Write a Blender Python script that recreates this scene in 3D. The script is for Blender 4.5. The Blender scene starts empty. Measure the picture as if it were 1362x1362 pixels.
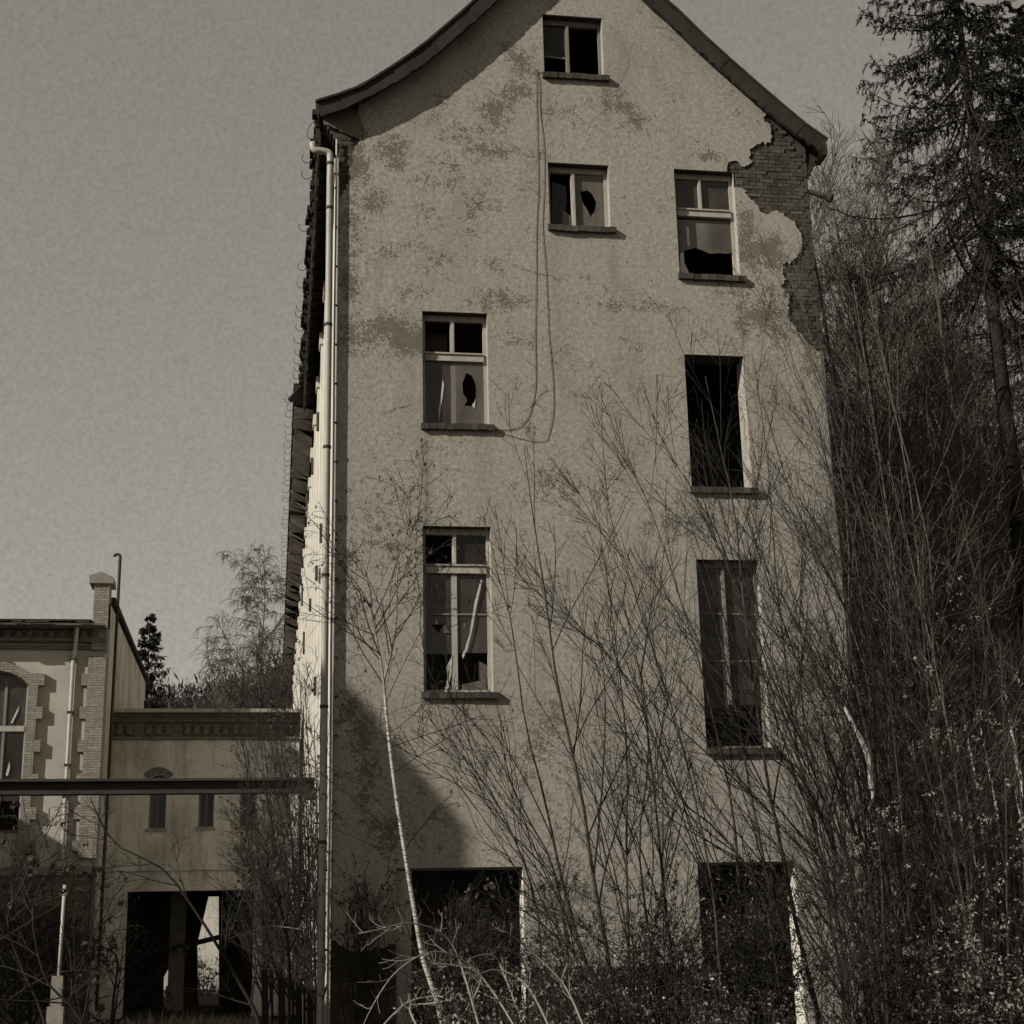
import bpy, bmesh, math, random
import numpy as np
from mathutils import Vector, Matrix
from mathutils.geometry import tessellate_polygon
random.seed(7); rng = np.random.default_rng(11)
sc = bpy.context.scene; COL = sc.collection
PI = math.pi

# ------------------------------------------------------------------ camera
F = 2050.0; CAM = np.array([-0.8968, -24.1713, 1.65])
PITCH, ROLL, YAW = 0.2792899, -0.0231669, 0.1555337
_fw = np.array([math.sin(YAW)*math.cos(PITCH), math.cos(YAW)*math.cos(PITCH), math.sin(PITCH)])
_rt = np.array([math.cos(YAW), -math.sin(YAW), 0]); _up = np.cross(_rt, _fw)
RT = math.cos(ROLL)*_rt + math.sin(ROLL)*_up; UP = -math.sin(ROLL)*_rt + math.cos(ROLL)*_up; FW = _fw
cd = bpy.data.cameras.new('camera'); cam = bpy.data.objects.new('camera', cd); COL.objects.link(cam)
cd.sensor_width = 36; cd.lens = F/1362*36; cd.clip_end = 3000; cd.clip_start = .1
M = Matrix.Identity(4)
for i in range(3):
    M[i][0] = RT[i]; M[i][1] = UP[i]; M[i][2] = -FW[i]; M[i][3] = CAM[i]
cam.matrix_world = M; sc.camera = cam

def at(px, py, y):            # where a point of the photograph meets the vertical plane at depth y
    d = FW*F + RT*(px-681) - UP*(py-681)
    return CAM + d*((y-CAM[1])/d[1])
def G(px, py, y=0.0):
    q = at(px, py, y); return (q[0], q[2])

# ------------------------------------------------------------------ light
SUN_AZ, SUN_EL = math.radians(64), math.radians(27.5)      # azimuth from the gable's normal, towards the left
SDIR = np.array([-math.sin(SUN_AZ)*math.cos(SUN_EL), -math.cos(SUN_AZ)*math.cos(SUN_EL), math.sin(SUN_EL)])
sl = bpy.data.lights.new('sun', 'SUN'); so = bpy.data.objects.new('sun', sl); COL.objects.link(so)
sl.energy = 3.6; sl.angle = math.radians(.5); sl.color = (1, .96, .885)
so.rotation_euler = Vector(SDIR).to_track_quat('Z', 'Y').to_euler()
w = bpy.data.worlds.new('World'); sc.world = w; w.use_nodes = True
nt = w.node_tree; nt.nodes.clear()
N = nt.nodes.new; L = nt.links.new
sky = N('ShaderNodeTexSky'); sky.sky_type = 'NISHITA'; sky.sun_disc = False
sky.sun_elevation = SUN_EL; sky.sun_rotation = math.atan2(SDIR[0], SDIR[1])
bw = N('ShaderNodeRGBToBW'); L(sky.outputs[0], bw.inputs[0])
tcw = N('ShaderNodeTexCoord'); nz = N('ShaderNodeTexNoise'); nz.inputs['Scale'].default_value = 360; nz.inputs['Detail'].default_value = 1.5
L(tcw.outputs['Generated'], nz.inputs['Vector'])
mr = N('ShaderNodeMapRange'); mr.inputs[1].default_value = .25; mr.inputs[2].default_value = .75; mr.inputs[3].default_value = .9; mr.inputs[4].default_value = 1.1
L(nz.outputs[0], mr.inputs[0])
pw = N('ShaderNodeMath'); pw.operation = 'POWER'; pw.inputs[1].default_value = .55; L(bw.outputs[0], pw.inputs[0])
mm = N('ShaderNodeMath'); mm.operation = 'MULTIPLY'; L(pw.outputs[0], mm.inputs[0]); L(mr.outputs[0], mm.inputs[1])
vm = N('ShaderNodeVectorMath'); vm.operation = 'SCALE'; vm.inputs[0].default_value = (1, .938, .82); L(mm.outputs[0], vm.inputs['Scale'])
bg = N('ShaderNodeBackground'); bg.inputs[1].default_value = .124; L(vm.outputs[0], bg.inputs[0])
wo = N('ShaderNodeOutputWorld'); L(bg.outputs[0], wo.inputs[0])
sc.view_settings.view_transform = 'Standard'; sc.view_settings.look = 'None'
sc.view_settings.gamma = 1; sc.view_settings.use_curve_mapping = False
sc.view_settings.exposure = .64
sc.render.engine = 'CYCLES'
sc.cycles.max_bounces = 6; sc.cycles.transparent_max_bounces = 12

# ------------------------------------------------------------------ materials
def sep(v, k=1.0):            # a sepia grey of the given lightness; darker tones are browner
    t = max(0, min(1, (v-.02)/.4))
    return (v, v*(.868+.08*t), v*(.68+.15*t), 1)
class NT:
    def __init__(s, name):
        s.m = bpy.data.materials.new(name); s.m.use_nodes = True; s.t = s.m.node_tree
        s.b = s.t.nodes['Principled BSDF']; s.tc = s.t.nodes.new('ShaderNodeTexCoord')
    def n(s, t, **k):
        o = s.t.nodes.new(t)
        for a, v in k.items(): setattr(o, a, v)
        return o
    def l(s, a, b): s.t.links.new(a, b)
    def noise(s, scale, detail=6, rough=.6, vec=None, stretch=None):
        o = s.n('ShaderNodeTexNoise'); o.inputs['Scale'].default_value = scale; o.inputs['Detail'].default_value = detail; o.inputs['Roughness'].default_value = rough
        src = vec or s.tc.outputs['Object']
        if stretch:
            mp = s.n('ShaderNodeMapping'); mp.inputs['Scale'].default_value = stretch; s.l(src, mp.inputs['Vector']); src = mp.outputs[0]
        s.l(src, o.inputs['Vector']); return o.outputs[0]
    def ramp(s, x, a, b, c=0.0, d=1.0):
        o = s.n('ShaderNodeMapRange'); s.l(x, o.inputs[0])
        for i, v in zip((1, 2, 3, 4), (a, b, c, d)): o.inputs[i].default_value = v
        return o.outputs[0]
    def math(s, op, a, b=None):
        o = s.n('ShaderNodeMath', operation=op)
        for i, v in enumerate((a, b)):
            if v is None: continue
            if isinstance(v, (int, float)): o.inputs[i].default_value = v
            else: s.l(v, o.inputs[i])
        return o.outputs[0]
    def mix(s, f, a, b, bt='MIX'):
        o = s.n('ShaderNodeMixRGB', blend_type=bt)
        for i, v in enumerate((f, a, b)):
            if isinstance(v, (int, float)): o.inputs[i].default_value = v
            elif isinstance(v, tuple): o.inputs[i].default_value = v
            else: s.l(v, o.inputs[i])
        return o.outputs[0]
    def bump(s, h, dist=.02, strength=.6, prev=None):
        o = s.n('ShaderNodeBump'); o.inputs['Distance'].default_value = dist; o.inputs['Strength'].default_value = strength
        s.l(h, o.inputs['Height'])
        if prev: s.l(prev, o.inputs['Normal'])
        s.l(o.outputs[0], s.b.inputs['Normal']); return o.outputs[0]
    def out(s, col, rough=.85, spec=.2):
        if isinstance(col, tuple): s.b.inputs['Base Color'].default_value = col
        else: s.l(col, s.b.inputs['Base Color'])
        s.b.inputs['Roughness'].default_value = rough; s.b.inputs['Specular IOR Level'].default_value = spec
        return s.m
def worn(name, v, var=.35, sc1=3, sc2=25, bump=.01, rough=.85, spec=.2, stretch=None, island=0.0):
    t = NT(name)
    a = t.noise(sc1, 5, .6, stretch=stretch); b = t.noise(sc2, 5, .65, stretch=stretch)
    k = t.math('ADD', t.ramp(a, .25, .75, 1-var, 1+var*.6), t.ramp(b, .25, .75, -var*.5, var*.5))
    if island:
        g = t.n('ShaderNodeObjectInfo'); k = t.math('ADD', k, t.ramp(g.outputs['Random'], 0, 1, -island, island))
    c = t.n('ShaderNodeVectorMath', operation='SCALE'); c.inputs[0].default_value = sep(v)[:3]; t.l(k, c.inputs['Scale'])
    if bump: t.bump(b, bump, .7)
    return t.out(c.outputs[0], rough, spec)

WEAR = [(690,80,30,32,.8),(688,122,34,26,.85),(612,184,34,12,.95),(658,202,62,15,.95),(522,200,22,34,.95),(622,172,30,9,.75),(470,222,26,50,.95),
        (465,300,22,46,.95),(462,370,16,40,.85),(514,436,62,26,.95),(536,456,42,20,.95),(474,446,34,30,.9),(664,396,40,17,.9),(548,384,34,14,.7),(490,690,34,34,.75),(486,720,60,10,.7),
        (815,142,34,34,.7),(842,160,30,20,.7),(996,335,34,60,.9),(1022,330,26,36,1.1),(1015,415,46,46,.9),(1060,430,30,40,.8),(940,208,26,10,.75),(868,262,40,12,.62),(860,408,60,14,.6),(468,650,20,16,.6),(700,570,26,9,.8),
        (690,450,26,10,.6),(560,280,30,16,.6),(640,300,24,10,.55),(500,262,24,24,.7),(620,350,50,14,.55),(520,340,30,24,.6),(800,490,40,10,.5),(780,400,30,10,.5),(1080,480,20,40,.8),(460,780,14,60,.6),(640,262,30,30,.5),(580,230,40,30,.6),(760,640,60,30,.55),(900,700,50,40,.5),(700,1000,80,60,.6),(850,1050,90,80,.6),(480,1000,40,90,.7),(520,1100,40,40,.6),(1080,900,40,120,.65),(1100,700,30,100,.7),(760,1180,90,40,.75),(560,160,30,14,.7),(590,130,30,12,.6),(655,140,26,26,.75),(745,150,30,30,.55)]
STREAK = [(567,640,9,95,.9),(600,985,13,85,.6),(640,975,9,80,.55),(660,960,8,60,.4),(742,345,8,60,.3),(560,600,8,40,.6),(955,700,18,50,.3),(902,430,7,60,.55),(984,425,7,75,.6),(733,345,7,45,.6),(814,350,7,55,.5),(727,140,7,40,.5),(803,145,7,45,.6),(925,705,9,60,.5),(1000,700,9,60,.5),(645,620,8,60,.5)]
def plaster_gable():
    t = NT('flaking_plaster')
    sx = t.n('ShaderNodeSeparateXYZ'); t.l(t.tc.outputs['Object'], sx.inputs[0])
    xz = t.n('ShaderNodeCombineXYZ'); t.l(sx.outputs[0], xz.inputs[0]); t.l(sx.outputs[2], xz.inputs[2])
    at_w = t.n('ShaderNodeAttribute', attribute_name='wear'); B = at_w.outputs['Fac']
    at_s = t.n('ShaderNodeAttribute', attribute_name='streak')
    big = t.noise(1.6, 9, .68); fine = t.noise(7, 9, .72)
    f = t.math('ADD', t.math('MULTIPLY', big, 1.3), t.math('MULTIPLY', fine, 1.15))
    f = t.math('ADD', f, t.math('MULTIPLY', t.math('SUBTRACT', t.noise(24, 8, .78), .5), 2.0))
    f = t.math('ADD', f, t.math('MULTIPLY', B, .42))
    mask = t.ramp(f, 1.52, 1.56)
    rim = t.ramp(t.math('ABSOLUTE', t.math('SUBTRACT', f, 1.505)), 0, .02, 1, 0)
    chips = t.ramp(t.noise(21, 8, .75), .61, .66)
    mott = t.noise(13, 5, .7); mott2 = t.noise(.5, 4, .6)
    base = t.mix(t.ramp(mott, .32, .68), sep(.175), sep(.335))
    base = t.mix(t.ramp(mott2, .35, .65), base, sep(.235), 'MIX'); 
    sp_ = t.ramp(t.noise(34, 4, .65), .3, .7, .78, 1.24); base0 = base
    base = t.mix(.55, base, t.mix(t.ramp(mott, .3, .7), sep(.165), sep(.35)))
    base = t.mix(1, base, sp_, 'MULTIPLY')
    under = t.mix(t.ramp(fine, .3, .7), sep(.09), sep(.15))
    c = t.mix(mask, base, under)
    c = t.mix(t.math('MULTIPLY', rim, .45), c, sep(.45))
    c = t.mix(t.math('MULTIPLY', chips, .55), c, under)
    # rain streaks hanging from the ends of the sills
    st = at_s.outputs['Fac']
    sn = t.ramp(t.noise(6, 5, .6, stretch=(3.5, 1, .25)), .3, .75, .25, 1)
    c = t.mix(t.math('MULTIPLY', st, t.math('MULTIPLY', sn, .9)), c, sep(.085))
    gr = t.ramp(t.noise(1.1, 7, .7, stretch=(1, 1, .45)), .5, .72, 0, .5); c = t.mix(gr, c, sep(.13))
    vo = t.n('ShaderNodeTexVoronoi', feature='DISTANCE_TO_EDGE'); vo.inputs['Scale'].default_value = .55
    wv = t.n('ShaderNodeMixRGB'); wv.inputs[0].default_value = .22; t.l(t.tc.outputs['Object'], wv.inputs[1]); nn_ = t.n('ShaderNodeTexNoise'); nn_.inputs['Scale'].default_value = 2.2; nn_.inputs['Detail'].default_value = 6; t.l(t.tc.outputs['Object'], nn_.inputs['Vector']); t.l(nn_.outputs[1], wv.inputs[2]); t.l(wv.outputs[0], vo.inputs['Vector'])
    ck = t.math('MULTIPLY', t.ramp(vo.outputs['Distance'], .0015, .005, 1, 0), t.ramp(t.noise(.8, 3), .52, .6))
    c = t.mix(t.math('MULTIPLY', ck, .7), c, sep(.05))
    h = t.math('ADD', t.math('MULTIPLY', mask, -1.0), t.math('MULTIPLY', rim, .8))
    b1 = t.bump(t.math('ADD', fine, t.math('MULTIPLY', mott, .8)), .012, .55)
    t.bump(h, .012, .8, b1)
    return t.out(c, .9, .1)
def brickmat(name, v, mv, island=.0):
    return worn(name, v, .3, 5, 40, .008, .9, .1, island=.38)
def wallbrick(name, v, vj, course=.077):
    t = NT(name); br = t.n('ShaderNodeTexBrick')
    mp = t.n('ShaderNodeMapping'); mp.inputs['Rotation'].default_value = (-PI/2, 0, 0)
    sx = t.n('ShaderNodeSeparateXYZ'); t.l(t.tc.outputs['Object'], sx.inputs[0])
    cx = t.n('ShaderNodeCombineXYZ'); t.l(t.math('ADD', sx.outputs[0], sx.outputs[1]), cx.inputs[0]); t.l(sx.outputs[2], cx.inputs[1])
    t.l(cx.outputs[0], br.inputs['Vector'])
    br.inputs['Scale'].default_value = 1; br.inputs['Brick Width'].default_value = .26; br.inputs['Row Height'].default_value = course; br.inputs['Mortar Size'].default_value = .007
    br.inputs['Color1'].default_value = sep(v*.85); br.inputs['Color2'].default_value = sep(v*1.15); br.inputs['Mortar'].default_value = sep(vj)
    nn = t.noise(9, 6, .65)
    c = t.mix(1, br.outputs[0], t.mix(t.ramp(nn, .3, .7), (.7, .7, .7, 1), (1.15, 1.15, 1.15, 1)), 'MULTIPLY')
    t.bump(t.math('ADD', t.math('MULTIPLY', br.outputs['Fac'], -1), t.math('MULTIPLY', nn, .5)), .012, .8)
    return t.out(c, .9, .1)
def glassmat(name, dust, alpha, rough=.18):
    t = NT(name)
    n1 = t.noise(2.2, 5, .6, stretch=(1, 1, .5)); n2 = t.noise(14, 6, .7)
    d = t.mix(t.ramp(n1, .3, .7), sep(dust*.6), sep(dust*1.25)); t.out(d, rough, .5)
    t.bump(t.noise(1.2, 2), .02, .25)
    a = t.math('ADD', t.ramp(n1, .3, .7, alpha-.12, alpha+.08), t.ramp(n2, .35, .7, -.06, .06)); t.l(a, t.b.inputs['Alpha'])
    return t.m
def barkbirch():
    t = NT('birch_bark')
    band = t.noise(9, 5, .7, stretch=(1, 1, 6)); 
    c = t.mix(t.ramp(band, .47, .6), sep(.36), sep(.06)); t.bump(band, .01, .5)
    return t.out(c, .7, .2)
def leafmat(name, v, spread=.5, rough=.5, spec=.4):
    t = NT(name); g = t.n('ShaderNodeNewGeometry')
    c = t.mix(g.outputs['Random Per Island'], sep(v*(1-spread)), sep(v*(1+spread)))
    return t.out(c, rough, spec)

PLASTER = plaster_gable()
PLAST2 = worn('old_render', .31, .22, 1.3, 16, .01, .9, .1)
SIDEPL = worn('streaked_side_plaster', .5, .25, 1.2, 14, .012, .9, .1, stretch=(1, 1, .22))
BRICK = brickmat('exposed_brick', .06, .07)
MORTAR = worn('dark_mortar', .062, .35, 6, 40, .01, .95, .05)
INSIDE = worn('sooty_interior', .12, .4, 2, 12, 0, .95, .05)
FRAMEW = worn('weathered_window_paint', .3, .3, 6, 60, .003, .7, .25, stretch=(1, 1, .3))
FRAMED = worn('bare_window_timber', .16, .35, 6, 60, .003, .8, .2, stretch=(1, 1, .3))
BARGE = worn('weathered_barge_timber', .028, .45, 5, 50, .006, .85, .15, stretch=(1, 1, .4))
ROOF = worn('dark_roofing', .03, .4, 4, 40, .01, .9, .1)
SOFFIT = worn('torn_soffit_felt', .2, .5, 2, 12, .02, .9, .1)
ZINC = worn('dull_zinc', .27, .3, 2.5, 30, .003, .55, .35, stretch=(1, 1, .2))
PIPEL = worn('pale_pipe_paint', .34, .25, 4, 40, .003, .6, .3)
IRON = worn('rusty_iron', .035, .4, 5, 50, .004, .75, .2)
BEAMM = worn('rusty_steel', .04, .5, 2.2, 22, .006, .8, .2, stretch=(.5, 1, 1))
t = NT('grimy_render')
g1 = t.noise(.7, 8, .7, stretch=(1, 1, .5)); g2 = t.noise(10, 7, .7); g3 = t.noise(2.6, 8, .7, stretch=(1.6, 1, .25))
cc = t.mix(t.ramp(g2, .3, .7), sep(.36), sep(.5)); cc = t.mix(t.ramp(g1, .45, .62, 0, .65), cc, sep(.19)); cc = t.mix(t.ramp(g3, .52, .7, 0, .55), cc, sep(.12)); t.bump(g2, .015, .8)
GRIMY = t.out(cc, .95, .05)
WBRICK = wallbrick('yellow_brickwork', .2, .12)
DBRICK = wallbrick('sooty_brickwork', .13, .07)
CONC = worn('stained_concrete', .2, .35, 4, 30, .008, .9, .1)
GL_D = glassmat('dusty_glass', .11, .82, .22)
GL_M = glassmat('grimy_glass', .05, .74, .2)
GL_C = glassmat('dark_glass', .04, .45, .1)
FILM = worn('torn_plastic_film', .42, .2, 6, 40, .01, .3, .6)
TWIG = worn('twig_bark', .02, .4, 4, 40, .004, .8, .2)
TWIGT = worn('thicket_stem_bark', .095, .4, 5, 40, .004, .75, .2)
TWIGL = worn('pale_cane_bark', .2, .35, 5, 40, .003, .7, .25)
TWIGM = worn('grey_stem_bark', .036, .4, 5, 40, .004, .75, .25)
BARKD = worn('dark_forest_bark', .085, .4, 3, 25, .02, .9, .1)
BIRCH = barkbirch()
SPRBARK = worn('spruce_bark', .022, .4, 3, 25, .02, .95, .05)
NEEDLE = leafmat('spruce_needles', .012, .45, .6, .2)
DRYLEAF = leafmat('dry_beech_leaf', .14, .55, .6, .2)
IVY = leafmat('glossy_evergreen_leaf', .07, .7, .42, .4)
DEADLEAF = leafmat('withered_dark_leaf', .045, .4, .8, .1)
GRASS = leafmat('dead_grass', .16, .5, .8, .1)
t = NT('leaf_littered_soil')
g1 = t.noise(.6, 8, .7); g2 = t.noise(9, 8, .75)
cc = t.mix(t.ramp(g1, .35, .65), sep(.035), sep(.075)); cc = t.mix(t.ramp(g2, .5, .7), cc, sep(.15)); t.bump(g2, .06, .9)
SOIL = t.out(cc, .95, .05)
HILLM = worn('far_wood_floor', .018, .4, .02, .2, 0, .95, .05)
t = NT('cable_black'); CABLE = t.out(sep(.025), .6, .3)

# ------------------------------------------------------------------ mesh helpers
def tag(o, label=None, cat=None, group=None, kind=None):
    if label: o['label'] = label
    if cat: o['category'] = cat
    if group: o['group'] = group
    if kind: o['kind'] = kind
    return o
def empty(name, loc, label, cat, group=None):
    o = bpy.data.objects.new(name, None); o.location = tuple(loc); o.empty_display_size = .3; COL.objects.link(o)
    return tag(o, label, cat, group)
def link(name, me, parent=None, mat=None):
    o = bpy.data.objects.new(name, me); COL.objects.link(o)
    if mat and not me.materials: me.materials.append(mat)
    if parent:
        o.parent = parent
        wl = Vector((0, 0, 0)); p = parent
        while p: wl += p.location; p = p.parent
        o.location = -wl
    return o
class MB:
    def __init__(s): s.v = []; s.f = []; s.n = 0
    def add(s, V, Fs):
        V = np.asarray(V, float).reshape(-1, 3); s.v.append(V)
        s.f += [tuple(i+s.n for i in f) for f in Fs]; s.n += len(V); return s
    def box(s, x0, x1, y0, y1, z0, z1):
        return s.add([(x, y, z) for z in (z0, z1) for x, y in ((x0, y0), (x1, y0), (x1, y1), (x0, y1))],
                     [(3, 2, 1, 0), (4, 5, 6, 7), (0, 1, 5, 4), (1, 2, 6, 5), (2, 3, 7, 6), (3, 0, 4, 7)])
    def bar(s, a, b, wd, ht, upv=(0, 0, 1)):
        a = np.array(a, float); b = np.array(b, float); d = b-a; d /= np.linalg.norm(d)
        sd = np.cross(d, upv); sd /= np.linalg.norm(sd); u = np.cross(sd, d)
        V = [p+sd*i*wd/2+u*j*ht/2 for p in (a, b) for i, j in ((-1, -1), (1, -1), (1, 1), (-1, 1))]
        return s.add(V, [(3, 2, 1, 0), (4, 5, 6, 7), (0, 1, 5, 4), (1, 2, 6, 5), (2, 3, 7, 6), (3, 0, 4, 7)])
    def slab(s, loops, t0, t1, fr):          # polygon with holes in (u,v), extruded t0..t1; fr(u,v,t) -> world
        pts = [q for l in loops for q in l]
        tr = tessellate_polygon([[Vector((a, b, 0)) for a, b in l] for l in loops]); n = len(pts)
        V = [fr(a, b, t0) for a, b in pts]+[fr(a, b, t1) for a, b in pts]; Fs = []
        for a, b, c in tr:
            cr = (pts[b][0]-pts[a][0])*(pts[c][1]-pts[a][1])-(pts[b][1]-pts[a][1])*(pts[c][0]-pts[a][0])
            if cr < 0: b, c = c, b
            Fs += [(a, b, c), (c+n, b+n, a+n)]
        o = 0
        for k, l in enumerate(loops):
            m = len(l); ar = sum(l[i][0]*l[(i+1) % m][1]-l[(i+1) % m][0]*l[i][1] for i in range(m))
            flip = (ar > 0) == (k > 0)
            for i in range(m):
                j = (i+1) % m; q = (o+i, o+i+n, o+j+n, o+j)
                Fs.append(q[::-1] if flip else q)
            o += m
        return s.add(V, Fs)
    def tube(s, pts, r, k=8, cap=True):
        P = np.array(pts, float); r = np.broadcast_to(np.array(r, float), (len(P),))
        T = np.gradient(P, axis=0); T /= np.linalg.norm(T, axis=1)[:, None]+1e-12
        ref = np.array([.31, .2, .93]) if abs(T[0][2]) < .9 else np.array([1, .1, .05])
        A = np.cross(T, ref); A /= np.linalg.norm(A, axis=1)[:, None]; Bv = np.cross(T, A)
        an = np.arange(k)*2*PI/k
        V = P[:, None, :]+r[:, None, None]*(np.cos(an)[None, :, None]*A[:, None, :]+np.sin(an)[None, :, None]*Bv[:, None, :])
        Fs = [(i*k+j, i*k+(j+1) % k, (i+1)*k+(j+1) % k, (i+1)*k+j) for i in range(len(P)-1) for j in range(k)]
        if cap: Fs += [tuple(range(k))[::-1], tuple((len(P)-1)*k+j for j in range(k))]
        return s.add(V.reshape(-1, 3), Fs)
    def build(s, name, mat, parent=None, smooth=False, origin=None):
        V = np.concatenate(s.v)
        me = bpy.data.meshes.new(name); me.from_pydata(V.tolist(), [], s.f); me.update()
        if smooth: me.polygons.foreach_set('use_smooth', [True]*len(me.polygons))
        return link(name, me, parent, mat)
FX = lambda u, v, t: (u, t, v)                      # facing the camera: t runs away from it
FS = lambda x: (lambda u, v, t: (x+t, u, v))        # walls that run into the picture
def npmesh(name, quads=None, V=None, mat=None, parent=None, smooth=True, origin=None):
    me = bpy.data.meshes.new(name); nq = len(quads)
    V = V.astype(np.float32)
    if origin is not None: V = V-np.array(origin, np.float32)
    me.vertices.add(len(V)); me.vertices.foreach_set('co', V.ravel())
    me.loops.add(nq*4); me.loops.foreach_set('vertex_index', quads.astype(np.int32).ravel())
    me.polygons.add(nq); me.polygons.foreach_set('loop_start', np.arange(nq, dtype=np.int32)*4)
    me.polygons.foreach_set('loop_total', np.full(nq, 4, np.int32))
    if smooth: me.polygons.foreach_set('use_smooth', np.ones(nq, bool))
    me.update(calc_edges=True)
    if mat: me.materials.append(mat)
    return me
class Twigs:                                        # gathers many tapered tubes / leaf quads into one mesh
    def __init__(s): s.V = []; s.Q = []; s.n = 0
    def tubes(s, P, R, k=3):
        Mn, n = P.shape[:2]
        T = np.gradient(P, axis=1); T /= np.linalg.norm(T, axis=2, keepdims=True)+1e-9
        ref = np.where(np.abs(T[:, :1, 2:3]) < .8, np.array([.05, .1, 1.]), np.array([1., .2, .1]))
        A = np.cross(T, ref); A /= np.linalg.norm(A, axis=2, keepdims=True)+1e-9; B = np.cross(T, A)
        an = np.arange(k)*2*PI/k
        V = P[:, :, None, :]+R[:, :, None, None]*(np.cos(an)[:, None]*A[:, :, None, :]+np.sin(an)[:, None]*B[:, :, None, :])
        idx = np.arange(Mn*n*k).reshape(Mn, n, k)
        a = idx[:, :-1]; b = idx[:, 1:]
        Q = np.stack([a, np.roll(a, -1, 2), np.roll(b, -1, 2), b], -1).reshape(-1, 4)
        s.V.append(V.reshape(-1, 3)); s.Q.append(Q+s.n); s.n += Mn*n*k; return s
    def leaves(s, C, D, size, wid=.5, fold=.25):    # C centres, D long direction
        m = len(C); D = D/(np.linalg.norm(D, axis=1, keepdims=True)+1e-9)
        r = rng.normal(size=(m, 3)); S = np.cross(D, r); S /= np.linalg.norm(S, axis=1, keepdims=True)+1e-9
        Nn = np.cross(D, S); sz = np.broadcast_to(np.asarray(size), (m,))[:, None]
        V = np.stack([C, C+D*sz*.5+S*sz*wid*.5+Nn*sz*fold*.3, C+D*sz+Nn*sz*fold*-.4, C+D*sz*.5-S*sz*wid*.5+Nn*sz*fold*.3], 1)
        s.V.append(V.reshape(-1, 3)); s.Q.append(np.arange(m*4).reshape(m, 4)+s.n); s.n += m*4; return s
    def mesh(s, name, mat, origin=None, smooth=True):
        return npmesh(name, np.concatenate(s.Q), np.concatenate(s.V), mat, origin=origin, smooth=smooth)
def nrm(a): return a/(np.linalg.norm(a, axis=-1, keepdims=True)+1e-9)
def kids(P, R, K, t0, t1, ang, Lf, nseg=4, up=.3, rmax=.02, rmin=.003, wob=.12, ratio=.6, side=None):
    Mn, n = P.shape[:2]
    tt = np.sort(rng.uniform(t0, t1, (Mn, K)), axis=1)*(n-1)
    i = np.minimum(tt.astype(int), n-2); f = (tt-i)[..., None]
    ar = np.arange(Mn)[:, None]
    p = P[ar, i]*(1-f)+P[ar, i+1]*f; T = nrm(P[ar, i+1]-P[ar, i])
    rr = (R[ar, i]*(1-f[..., 0])+R[ar, i+1]*f[..., 0])*ratio
    rn = rng.normal(size=(Mn, K, 3))
    if side is not None: rn = rn+np.array(side)
    Nn = nrm(rn-(rn*T).sum(-1, keepdims=True)*T)
    th = np.radians(rng.uniform(ang[0], ang[1], (Mn, K)))[..., None]
    d = np.cos(th)*T+np.sin(th)*Nn
    seg = np.linalg.norm(np.diff(P, axis=1), axis=2).sum(1)[:, None]
    Ln = (Lf(tt/(n-1))*seg*rng.uniform(.55, 1.15, (Mn, K)))/nseg
    pts = [p]; wv = rng.normal(size=(Mn, K, 3))*wob
    for k in range(nseg):
        d = nrm(d+np.array([0, 0, up])/nseg+(rng.normal(size=(Mn, K, 3))*wob+wv*.5)/math.sqrt(nseg))
        pts.append(pts[-1]+d*Ln[..., None])
    Q = np.stack(pts, 2).reshape(Mn*K, nseg+1, 3)
    r0 = np.clip(rr, rmin, rmax).reshape(-1, 1)
    Rq = r0+(rmin-r0)*np.linspace(0, 1, nseg+1)[None, :]
    return Q, Rq
def spline(pts, n):
    P = np.array(pts, float); m = len(P); t = np.linspace(0, m-1, n); i = np.minimum(t.astype(int), m-2); f = (t-i)[:, None]
    p0 = P[np.maximum(i-1, 0)]; p1 = P[i]; p2 = P[i+1]; p3 = P[np.minimum(i+2, m-1)]
    return .5*((2*p1)+(-p0+p2)*f+(2*p0-5*p1+4*p2-p3)*f**2+(-p0+3*p1-3*p2+p3)*f**3)
def inpoly(p, poly):
    x, y = p; c = False; n = len(poly)
    for i in range(n):
        x1, y1 = poly[i]; x2, y2 = poly[(i+1) % n]
        if (y1 > y) != (y2 > y) and x < (x2-x1)*(y-y1)/(y2-y1)+x1: c = not c
    return c
def jag(pts, step=.032, amp=.027):
    out = []
    for i in range(len(pts)-1):
        a, b = np.array(pts[i]), np.array(pts[i+1]); L_ = np.linalg.norm(b-a); m = max(1, int(L_/step))
        for k in range(m):
            q = a+(b-a)*k/m
            if k: q = q+rng.normal(size=2)*amp*.6
            out.append(tuple(q))
    return out

exec_parts = None
# ------------------------------------------------------------------ ground
def ground_z(x, y):
    s = np.clip((x-9.5-.12*np.clip(y, 0, 80))/60, 0, 1)*np.clip((y+12)/30, 0, 1)
    z = 15*s**1.15 if np.isscalar(s) else 15*np.power(s, 1.15)
    far = np.clip((y-20)/26, 0, 1)*.4
    return z+far*np.clip((4-x)/8, 0, 1)
def gz(x, y): return float(ground_z(np.array(float(x)), np.array(float(y))))
xs = np.concatenate([np.linspace(-1500, -62, 16), np.linspace(-60, 100, 120), np.linspace(110, 1500, 16)])
ys = np.concatenate([np.linspace(-300, -42, 8), np.linspace(-40, 120, 120), np.linspace(130, 2500, 18)])
X, Y = np.meshgrid(xs, ys); Z = ground_z(X, Y)+rng.normal(size=X.shape)*.03*(np.abs(X) < 60)
Z[(X > -1) & (X < 9) & (Y > -1) & (Y < 56)] = -.05
V = np.stack([X, Y, Z], -1).reshape(-1, 3); nx = len(xs)
ii = np.arange(len(V)).reshape(len(ys), nx)
Qd = np.stack([ii[:-1, :-1], ii[:-1, 1:], ii[1:, 1:], ii[1:, :-1]], -1).reshape(-1, 4)
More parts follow.
